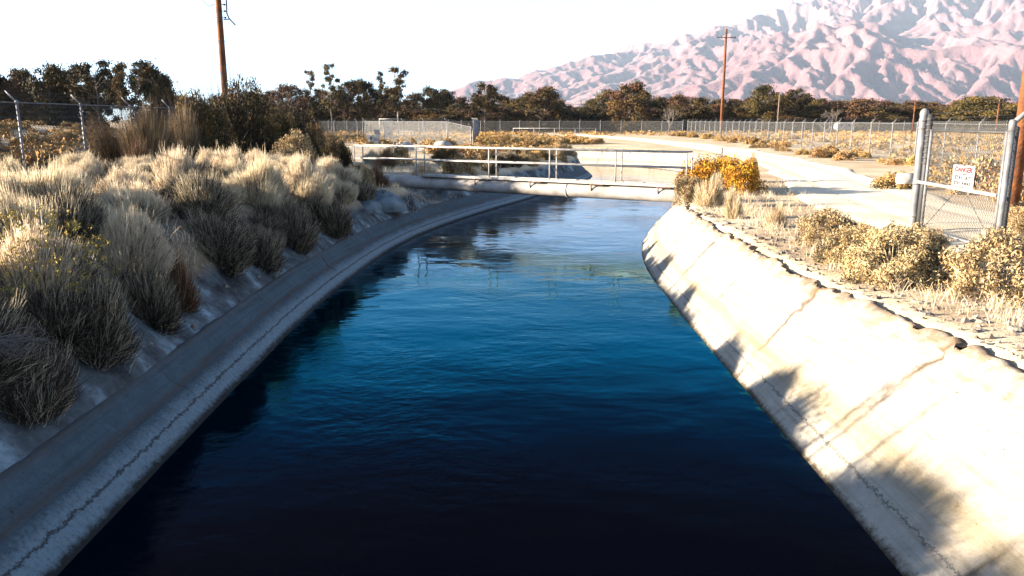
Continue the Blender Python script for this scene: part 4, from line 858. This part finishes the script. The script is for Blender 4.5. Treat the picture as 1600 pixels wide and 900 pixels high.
# ------------------------------------------------------------------ fences
def post_mesh(h, arm, r=0.032, cap=True, alen=0.42):
    mb = MB(); mb.tube([(0, 0, -0.4), (0, 0, h)], r, 8)
    if arm: mb.tube([(0, 0, h - 0.02), (arm[0] * alen * .7, arm[1] * alen * .7, h + alen * 0.72)], [r * .85, r * .5], 6); mb.lathe([(r * 1.3, -0.05), (r * 1.4, 0.0), (r * 1.1, 0.04), (0, 0.06)], 8, (0, 0, h))
    else: mb.lathe([(r * 1.2, -0.02), (r * 1.2, 0.03), (0, 0.07)], 8, (0, 0, h))
    me = bpy.data.meshes.new('post'); me.from_pydata(mb.v, [], mb.f); me.polygons.foreach_set('use_smooth', mb.sm); me.materials.append(M['galv']); return me
def fence(path, step, arm, h, label, wires=True, real=False, rail=True, zf=tz, r=0.032):
    P = resample(np.array(path, float), step); L_ = len(P); Z = [zf(x, y) for x, y in P]
    base = Vector((P[0][0], P[0][1], Z[0])); rt = empty('chain_link_fence', base); tag(rt, label, 'fence'); pm = post_mesh(h, arm, r)
    for (x, y), z in zip(P, Z): o = bpy.data.objects.new('fence_post', pm); COL.objects.link(o); o.parent = rt; o.location = Vector((x, y, z)) - base
    if real:
        pitch = 0.075; V = []; F = []; r_ = 0.008
        for (a, b, za, zb) in zip(P[:-1], P[1:], Z[:-1], Z[1:]):
            ln = math.hypot(*(b - a)); n = int(ln / pitch); m = int(h / pitch); dirv = np.array([(b - a)[0] / ln, (b - a)[1] / ln, 0.]); nv = np.array([-dirv[1], dirv[0], 0.])
            for i in range(n):
                js = np.arange(m + 1); u = (i + (js % 2)) * pitch; g = za + (zb - za) * (u / ln); C = np.c_[a[0] + dirv[0] * u, a[1] + dirv[1] * u, g + 0.03 + js * pitch] - np.array(base)
                C += nv * ((js % 2) * 2 - 1)[:, None] * 0.003
                b0 = len(V) * 1
                for off_ in (dirv * r_ + nv * r_ * .6, -dirv * r_ + nv * r_ * .6, -nv * r_): V.append(C + off_)
                k0 = sum(0 for _ in ()) 
        N1 = [len(v) for v in V]; st = np.r_[0, np.cumsum(N1)][:-1]; FF = []
        for q in range(0, len(V), 3):
            m1 = N1[q]; t = np.arange(m1 - 1)
            for s in range(3): a_ = st[q + s]; c_ = st[q + (s + 1) % 3]; FF.append(np.stack([a_ + t, c_ + t, c_ + t + 1, a_ + t + 1], -1))
        link('wire_mesh', npmesh('wire_mesh', np.vstack(V), np.vstack(FF)), M['wire'], rt)
    else:
        V = []; UV = []; u = 0
        for i, ((x, y), z) in enumerate(zip(P, Z)):
            if i: u += math.hypot(*(P[i] - P[i - 1]))
            V += [(x - base.x, y - base.y, z + 0.04 - base.z), (x - base.x, y - base.y, z + h - base.z)]; UV += [(u, 0), (u, h)]
        F = np.array([(2 * i, 2 * i + 2, 2 * i + 3, 2 * i + 1) for i in range(L_ - 1)]); me = npmesh('wire_mesh', V, F); l = me.uv_layers.new(name='UVMap'); l.data.foreach_set('uv', np.array(UV, np.float32)[F.ravel()].ravel()); link('wire_mesh', me, M['chain'], rt)
    if rail: mb = MB(); mb.tube([(x - base.x, y - base.y, z + h - 0.02 - base.z) for (x, y), z in zip(P, Z)], 0.018, 5, False); mb.build('top_wire', M['galv'], rt)
    if wires and arm:
        for f in (0.35, 0.7, 0.98): mb = MB(); mb.tube([(x + arm[0] * 0.3 * f - base.x, y + arm[1] * 0.3 * f - base.y, z + h + 0.3 * f - base.z) for (x, y), z in zip(P, Z)], 0.003, 3, False); mb.build('barbed_wire', M['wire'], rt)
    return rt
def zleft(x, y): return -1.62 - 0.6 * max(0, min(1, (y - 42) / 12))
fence([(-13.6, 15.6), (-13.6, 45)], 3.05, (-0.8, -0.25), 2.12, 'chain link fence with outward leaning post arms at the left behind the pale shrubs', real=True, zf=zleft, r=0.036)
fence([(-13.8, 48), (-15.6, 60), (-17.0, 73), (-16.6, 86)], 8.5, (-0.8, 0), 2.15, 'chain link fence stretch receding behind the dark shrubs towards the compound', r=0.045)
fence([(-15.8, 86), (-3.8, 74)], 3.35, (-0.8, 0), 2.2, 'compound fence with six leaning arms behind the handrail', r=0.05)
fence([(-3.6, 73.6), (-4.6, 110)], 2.9, (-0.6, 0), 2.25, 'compound fence side that recedes straight away from the bridge', r=0.045)
fence([(-70, 148), (-5, 138), (20, 132), (27.3, 128)], 3.4, (0.5, 0.5), 2.15, 'far fence running across the picture in front of the tree line', r=0.05)
fence([(27.6, 126), (26.8, 95), (22.6, 53), (21.6, 33), (21.4, 12)], 3.15, (0.85, 0.1), 2.15, 'long chain link fence along the right side of the road', r=0.04)
fence([(-42, 105), (-20, 103), (-8, 100)], 3.6, (0.4, 0), 2.1, 'fence at the back of the valve compound', r=0.045)
fence([(28, 150), (90, 142), (160, 130)], 4.2, (0.3, 0), 2.0, 'distant fence behind the right field', r=0.05)
# low white pipe rail in the far fence line
o = MB(); 
for i in range(5): o.tube([(i * 3.2, 0, -.2), (i * 3.2, 0, 1.1)], .05, 6)
o.tube([(0, 0, 1.1), (12.8, 0, 1.1)], .05, 6); o = o.build('pipe_barrier', M['white'], None, (xat(822, 124) - 2, 124, GZ)); tag(o, 'low white pipe barrier in front of the far fence', 'barrier')

# ------------------------------------------------------------------ gate
G0 = Vector((8.52, 16.6, GZ)); G1 = Vector((8.28, 13.25, GZ)); gd = (G1 - G0).normalized(); gn = Vector((-gd.y, gd.x, 0)); gl = (G1 - G0).length
if gn.x > 0: gn = -gn
def gp_(s, z, o=0): return gd * s + gn * o + Vector((0, 0, z))
po = empty('gate_post', G0); tag(po, 'thick white gate post with a rounded cap and steel straps, hinge side of the gate', 'post')
mb = MB(); mb.tube([(0, 0, -.4), (0, 0, 2.42)], 0.085, 20, False); mb.build('shaft', M['galv'], po)
MB().lathe([(0.09, 2.40), (0.092, 2.44), (0.075, 2.50), (0.03, 2.54), (0, 2.545)], 20).build('cap', M['galv'], po)
for z in (2.28, 2.12, 0.98, 0.3): MB().lathe([(0.087, z), (0.094, z), (0.094, z + .05), (0.087, z + .05)], 20).build('strap', M['galv'], po)
po2 = empty('fence_post', G0 + gd * 0.30); tag(po2, 'dark second post wrapped with steel bands just behind the thick gate post', 'post')
MB().tube([(0, 0, -.4), (0, 0, 2.42)], 0.055, 14).build('shaft', M['wire'], po2)
for k in range(9): MB().lathe([(0.058, 2.3 - k * .11), (0.068, 2.31 - k * .11), (0.068, 2.34 - k * .11), (0.058, 2.35 - k * .11)], 14).build('band', M['wire'], po2)
gt = empty('chain_link_gate', G0 + gd * 0.42); tag(gt, 'chain link gate leaf with cross bracing and a white middle rail, carrying the warning sign', 'gate')
w = gl - 0.55; hg = 2.12
for s in (0, w): MB().tube([gp_(s, 0.10), gp_(s, hg)], 0.03, 12).build('stile', M['galv'], gt)
for z in (0.12, hg - .02): MB().tube([gp_(0, z), gp_(w, z)], 0.026, 10).build('rail', M['galv' if z < 1 else 'wire'], gt)
MB().tube([gp_(-0.3, 1.045, .03), gp_(w, 1.045, .03)], 0.034, 12).build('middle_rail', M['white'], gt)
for a, b in (((0, hg), (w, .12)), ((0, .12), (w, hg))): MB().tube([gp_(a[0], a[1], -.035), gp_(b[0], b[1], -.035)], 0.007, 6).build('brace_rod', M['wire'], gt)
pitch = 0.058; mb = MB(); V = []; FF = []; c0 = 0
for i in range(int(w / pitch)):
    m = int((hg + .12) / pitch); pts_ = []
    for j in range(m + 1): pts_.append(gp_((i + j % 2) * pitch, 0.08 + j * pitch, (j % 2 - .5) * 0.008))
    mb.tube(pts_, 0.0068, 3, False, False, up=gn)
mb.build('wire_mesh', M['wire'], gt)
pe = empty('gate_post', G1); tag(pe, 'white gate end post with an arm leaning out of the picture to the right', 'post')
MB().tube([(0, 0, -.4), (0, 0, 2.26)], 0.05, 14).build('shaft', M['galv'], pe); MB().tube([(0, 0, 2.25), (0.26, -.06, 2.52)], [0.045, 0.035], 8).build('arm', M['galv'], pe)
MB().lathe([(0.052, 2.12), (0.062, 2.13), (0.062, 2.28), (0.04, 2.31), (0, 2.32)], 14).build('collar', M['galv'], pe)
pf = G1 + Vector((0.42, 0.55, 0)); o = MB().tube([(0, 0, -.4), (0, 0, 2.15)], 0.045, 12); o.lathe([(0.05, 0), (0.05, .03), (0, .06)], 12, (0, 0, 2.15)); o = o.build('fence_post', M['wire'], None, pf); tag(o, 'dark slim post right of the gate end post', 'post')
fence([(9.3, 13.9), (13.9, 13.0)], 2.3, (0.1, -0.7), 2.15, 'fence stub running off to the right from the gate end post')
# barbed wires over the gate
mb = MB()
for k in range(3): mb.tube([(0, 0, 2.25 + .09 * k), gp_(gl, 2.3 + .09 * k)], 0.003, 3, False)
mb.build('barbed_wire', M['wire'], gt).location = -gd * 0.42
# sign
def text(body, size, m, par, T, name, sx=1.0):
    c = bpy.data.curves.new(name, 'FONT'); c.body = body; c.size = size; c.align_x = 'CENTER'; c.align_y = 'CENTER'; c.extrude = 0.0015; c.offset = size * 0.04
    tmp = bpy.data.objects.new('tmp', c); COL.objects.link(tmp); dg = bpy.context.evaluated_depsgraph_get(); me = bpy.data.meshes.new_from_object(tmp.evaluated_get(dg)); bpy.data.objects.remove(tmp)
    o = link(name, me, m, par); o.matrix_local = T @ Matrix.Diagonal((sx, 1, 1, 1)); return o
ss = 2.02; cz = 1.29; sg = empty('warning_sign', G0 + gp_(ss, cz, 0.05)); tag(sg, 'small white warning sign wired to the gate above its middle rail', 'sign')
sw, sh = 0.80, 0.40; bx = gd; bz = Vector((0, 0, 1)); fr = Matrix((bx, bz, gn)).transposed().to_4x4()
mb = MB(); n = 40; out = []
for k in range(n):
    t = k / n * 4; s = int(t); f = t - s; jx = U(-.008, .008)
    out.append([(-sw / 2 + f * sw, -sh / 2), (sw / 2, -sh / 2 + f * sh), (sw / 2 - f * sw, sh / 2), (-sw / 2, sh / 2 - f * sh)][s]); out[-1] = (out[-1][0] + jx, out[-1][1] + jx)
for o_ in (-0.004, 0.004): mb.v += [tuple(bx * a + bz * b + gn * o_) for a, b in out]
mb.f = [tuple(range(n))[::-1], tuple(range(n, 2 * n))] + [(k, (k + 1) % n, n + (k + 1) % n, n + k) for k in range(n)]; mb.sm = [False] * len(mb.f)
mb.build('panel', M['sign'], sg)
def TT(x, z, o=0.006): return Matrix.Translation(bx * x + bz * z + gn * o) @ fr
text('DANGER', 0.125, M['red'], sg, TT(0, 0.115), 'lettering', 1.25)
text('STAY OUT', 0.095, M['black'], sg, TT(0, -0.035), 'lettering', 1.35); text('STAY AWAY', 0.095, M['black'], sg, TT(0, -0.135), 'lettering', 1.2)
mb = MB(); mb.box((0, 0, 0), (sw * .86, 0.012, 0.003)); o = mb.build('dividing_line', M['black'], sg); o.matrix_local = TT(0, 0.035)
mb = MB(); ring = [(0.33 * math.cos(t / 40 * 6.283), 0.072 * math.sin(t / 40 * 6.283)) for t in range(41)]; mb.tube([(a, b, 0) for a, b in ring], 0.004, 4, False); o = mb.build('oval_border', M['black'], sg); o.matrix_local = TT(0, 0.117, 0.007)
# white pipe stub left of the post
ws = empty('pipe_stub', (8.62, 17.6, GZ)); tag(ws, 'short fat white pipe stub on a dark foot left of the thick gate post', 'pipe')
MB().tube([(-0.02, 0, 1.03), (0.42, 0.0, 1.03)], 0.12, 18).build('barrel', M['white'], ws); MB().tube([(0.36, 0, -.2), (0.36, 0, 0.92)], 0.035, 8).build('foot', M['wire'], ws)

# ------------------------------------------------------------------ utility poles
def pole(x, y, h, r, m, label, arms=(), lean=(0, 0)):
    rt = empty('utility_pole', (x, y, tz(x, y))); tag(rt, label, 'utility pole'); rt.rotation_euler = (lean[1], lean[0], 0)
    MB().tube([(0, 0, -.5), (0, 0, h * .5), (0, 0, h)], [r, r * .85, r * .68], 14).build('shaft', M[m], rt)
    for (z, w_, a) in arms:
        d_ = Vector((math.cos(a), math.sin(a), 0)); c = MB(); c.box((0, -r * .9 * 0 - 0.14, z), (w_, 0.09, 0.12), Matrix.Rotation(a, 3, 'Z')); ca = c.build('crossarm', M['greywood'], rt)
        for s in (-.47, -.27, .27, .47): MB().lathe([(0.02, 0), (0.02, .08), (.055, .1), (.06, .16), (.03, .2), (0, .22)], 8, (d_.x * w_ * s, d_.y * w_ * s - .14, z + .06)).build('insulator', M['ceramic'], ca)
        for s in (-1, 1): MB().tube([d_ * (w_ * .27 * s) + Vector((0, -.15, z - .05)), Vector((0, -.1, z - .7))], 0.014, 5).build('brace', M['wire'], rt)
    return rt
def wire(a, b, sag, label, r=0.012, group='overhead wires'):
    a = Vector(a); b = Vector(b); pts = [a.lerp(b, t / 14) - a - Vector((0, 0, sag * 4 * (t / 14) * (1 - t / 14))) for t in range(15)]
    o = MB().tube(pts, r, 4, False).build('overhead_wire', M['cable'], None, a); tag(o, label, 'wire', group); return o
x = xat(360, 43); lp = pole(x, 43, 13, 0.185, 'wood', 'nearest brown wooden utility pole rising behind the tall olive shrubs', [(12.2, 2.4, 0.5)])
zr = zat(40, 43) - tz(x, 43); rk = Vector((0.19, 0, 0))
for k in range(5):
    z = zr + 0.35 + k * 0.32; MB().lathe([(0.03, 0), (.06, .02), (.04, .05), (.06, .08), (.03, .1)], 8, (0.30, 0, z)).build('spool_insulator', M['ceramic'], lp); MB().tube([(-0.36, 0, z + .05), (0.36, 0, z + .05)], 0.016, 5).build('through_bolt', M['wire'], lp)
MB().tube([(0.36, 0, zr + 1.9), (0.42, 0, zr + 1.2), (0.40, 0, zr + .6), (0.50, 0, zr + .35), (0.80, 0, zr + 0.02)], 0.035, 6).build('cable_arm', M['ceramic'], lp)
MB().tube([(0.2, 0, zr + .3), (0.5, 0, zr + .32)], 0.03, 6).build('arm_bracket', M['ceramic'], lp)
for k, z in enumerate((zr - 2.0, zr - 3.0, zr - .8)): MB().lathe([(0.172, z), (0.182, z), (0.182, z + .04), (0.172, z + .04)], 14).build('steel_band', M['wire'], lp)
for (z, w_, s) in ((zr + 1.65, -1.5, .55), (zr + 1.0, -1.1, .9), (zr + 1.3, 0.6, 0.5)):
    pts = [(-0.3 if w_ < 0 else .3, 0, z)] + [((-0.3 if w_ < 0 else .3) + w_ * t, 0, z + 2.6 * t ** 2.6 - (0.1 if w_ < 0 else 0) * math.sin(t * 3)) for t in (.2, .4, .6, .8, 1.0, 1.15)]; MB().tube(pts, 0.012, 4, False).build('drop_cable', M['cable'], lp)
base = lambda px, d: (xat(px, d), d)
x, y = base(1126, 122); tp = pole(x, y, zat(45, 122) - GZ, 0.24, 'wood', 'tall brown utility pole with one crossarm behind the long right fence', [(zat(59, 122) - GZ, 2.9, 0.1)]) 
x2, y2 = base(985, 170); p2 = pole(x2, y2, zat(127, 150) - GZ + 1, 0.2, 'greywood', 'pale utility pole before the tall dark tree right of the centre')
x3, y3 = base(931, 185); p3 = pole(x3, y3, zat(142, 185) - GZ, 0.17, 'greywood', 'slim pale utility pole left of the taller pale one', [(zat(150, 185) - GZ, 2.0, 0.3)])
x4, y4 = base(1214, 155); pole(x4, y4, zat(148, 155) - GZ, 0.16, 'greywood', 'short pale utility pole right of the tall brown pole')
x5, y5 = base(907, 230); pole(x5, y5, zat(158, 230) - GZ, 0.2, 'greywood', 'smallest distant utility pole left of the slim one', [(zat(163, 230) - GZ, 3.4, 0.2)])
x7, y7 = base(1425, 140); pole(x7, y7, zat(155, 140) - GZ, 0.12, 'wood', 'thin distant utility pole just left of the gate post', [(zat(158, 140) - GZ, 2.0, 0)])
x8, y8 = base(1555, 120); pole(x8, y8, zat(155, 120) - GZ, 0.12, 'wood', 'thin distant utility pole seen over the gate', [(zat(160, 120) - GZ, 1.8, 0)])
x6, y6 = base(1579, 19.5); rp_ = pole(x6, y6, 9.5, 0.165, 'wood', 'orange brown wooden utility pole at the right picture edge behind the gate', [(9.0, 2.2, 1.2)])
wire((x7, y7, 3.3), (x8, y8, 3.0), .3, 'faint wire between the two thin distant poles over the gate', .02); wire((x8, y8, 3.0), (x8 + 60, 100, 3.4), .5, 'faint wire running right from the thin pole over the gate', .02)

# ------------------------------------------------------------------ trailer, valve compound
tx, ty = base(1318, 152); tr = empty('camper_trailer', (tx, ty, GZ)); tag(tr, 'white camper trailer parked in front of the trees beyond the right fence', 'trailer')
mb = MB(); prof = [(-1.45, .55), (-1.6, .9), (-1.55, 1.5), (-1.15, 1.98), (1.35, 1.98), (1.5, 1.85), (1.5, .55)]; n = len(prof)
for yy in (-1.0, 1.0): mb.v += [(a, yy, b) for a, b in prof]
mb.f = [tuple(range(n)), tuple(range(n, 2 * n))[::-1]] + [(k, n + k, n + (k + 1) % n, (k + 1) % n) for k in range(n)]; mb.sm = [False] * len(mb.f); mb.build('body', M['white'], tr)
for a in (-.9, .55): MB().box((a, -1.01, 1.4), (.4, .03, .35)).build('window', M['glass'], tr)
MB().box((-.15, -1.01, 1.2), (.5, .02, 1.2)).build('door', M['boxgrey'], tr)
for s in (-1, 1): MB().tube([(0.3, s * .95, .3), (0.3, s * .75, .3)], .3, 14).build('wheel', M['cable'], tr)
MB().tube([(-1.5, 0, .6), (-2.3, 0, .5)], .05, 6).build('tow_bar', M['wire'], tr)
# compound gear
gx_, gy_ = base(594, 92); fr_ = empty('hoist_frame', (gx_, gy_, GZ)); tag(fr_, 'white pipe hoist frame in the fenced compound', 'frame')
for a in (0, 2.1): MB().tube([(a, 0, -.2), (a, 0, 2.45)], .06, 8).build('leg', M['white'], fr_)
MB().tube([(-.05, 0, 2.45), (2.15, 0, 2.45)], .06, 8).build('beam', M['white'], fr_); MB().tube([(2.1, 0, 2.45), (2.1, 0, 3.0)], .05, 8).build('hoist_arm', M['white'], fr_)
cb = empty('control_cabinet', (gx_ + .95, gy_ + .1, GZ)); tag(cb, 'pale grey control cabinet standing inside the hoist frame', 'cabinet')
MB().box((0, 0, 1.1), (.95, .5, 2.2), bevel=.03).build('body', M['boxgrey'], cb); MB().box((0, -.26, 1.5), (.4, .03, .25)).build('panel', M['glass'], cb); MB().box((0.15, -.26, .8), (.35, .03, .2)).build('vent', M['glass'], cb); MB().box((0, -.01, 2.25), (1.1, .62, .07)).build('hood', M['white'], cb)
hr = MB()
for a in (0, 1.5, 3.0): hr.tube([(a, 0, -.2), (a, 0, 1.1)], .04, 6)
for z in (1.1, .6): hr.tube([(0, 0, z), (3, 0, z)], .04, 6)
hr = hr.build('safety_rail', M['white'], None, (gx_ + 2.4, gy_ - .8, GZ)); tag(hr, 'low white safety rail right of the hoist frame', 'railing')
bx_, by_ = base(584, 80); vb = empty('valve_block', (bx_, by_, GZ)); tag(vb, 'white stepped valve block left of the hoist frame', 'valve box')
MB().box((0, 0, .45), (1.1, .8, .9), bevel=.04).build('base', M['white'], vb); MB().box((.35, 0, 1.15), (.45, .5, .5), bevel=.03).build('lid', M['boxgrey'], vb); MB().box((-.2, -.41, .55), (.12, .03, .3)).build('slot', M['glass'], vb)
def mound(px, d, s, label):
    x = xat(px, d); o = MB().lathe([(s * 1.05, -.2), (s, .1), (s * .85, s * .38), (s * .5, s * .58), (0, s * .64)], 16).build('concrete_dome', M['white'], None, (x, d, tz(x, d) + .3)); tag(o, label, 'concrete dome')
mound(632, 60, .75, 'left pale concrete dome just above the handrail'); mound(692, 62, .7, 'right pale concrete dome just above the handrail')
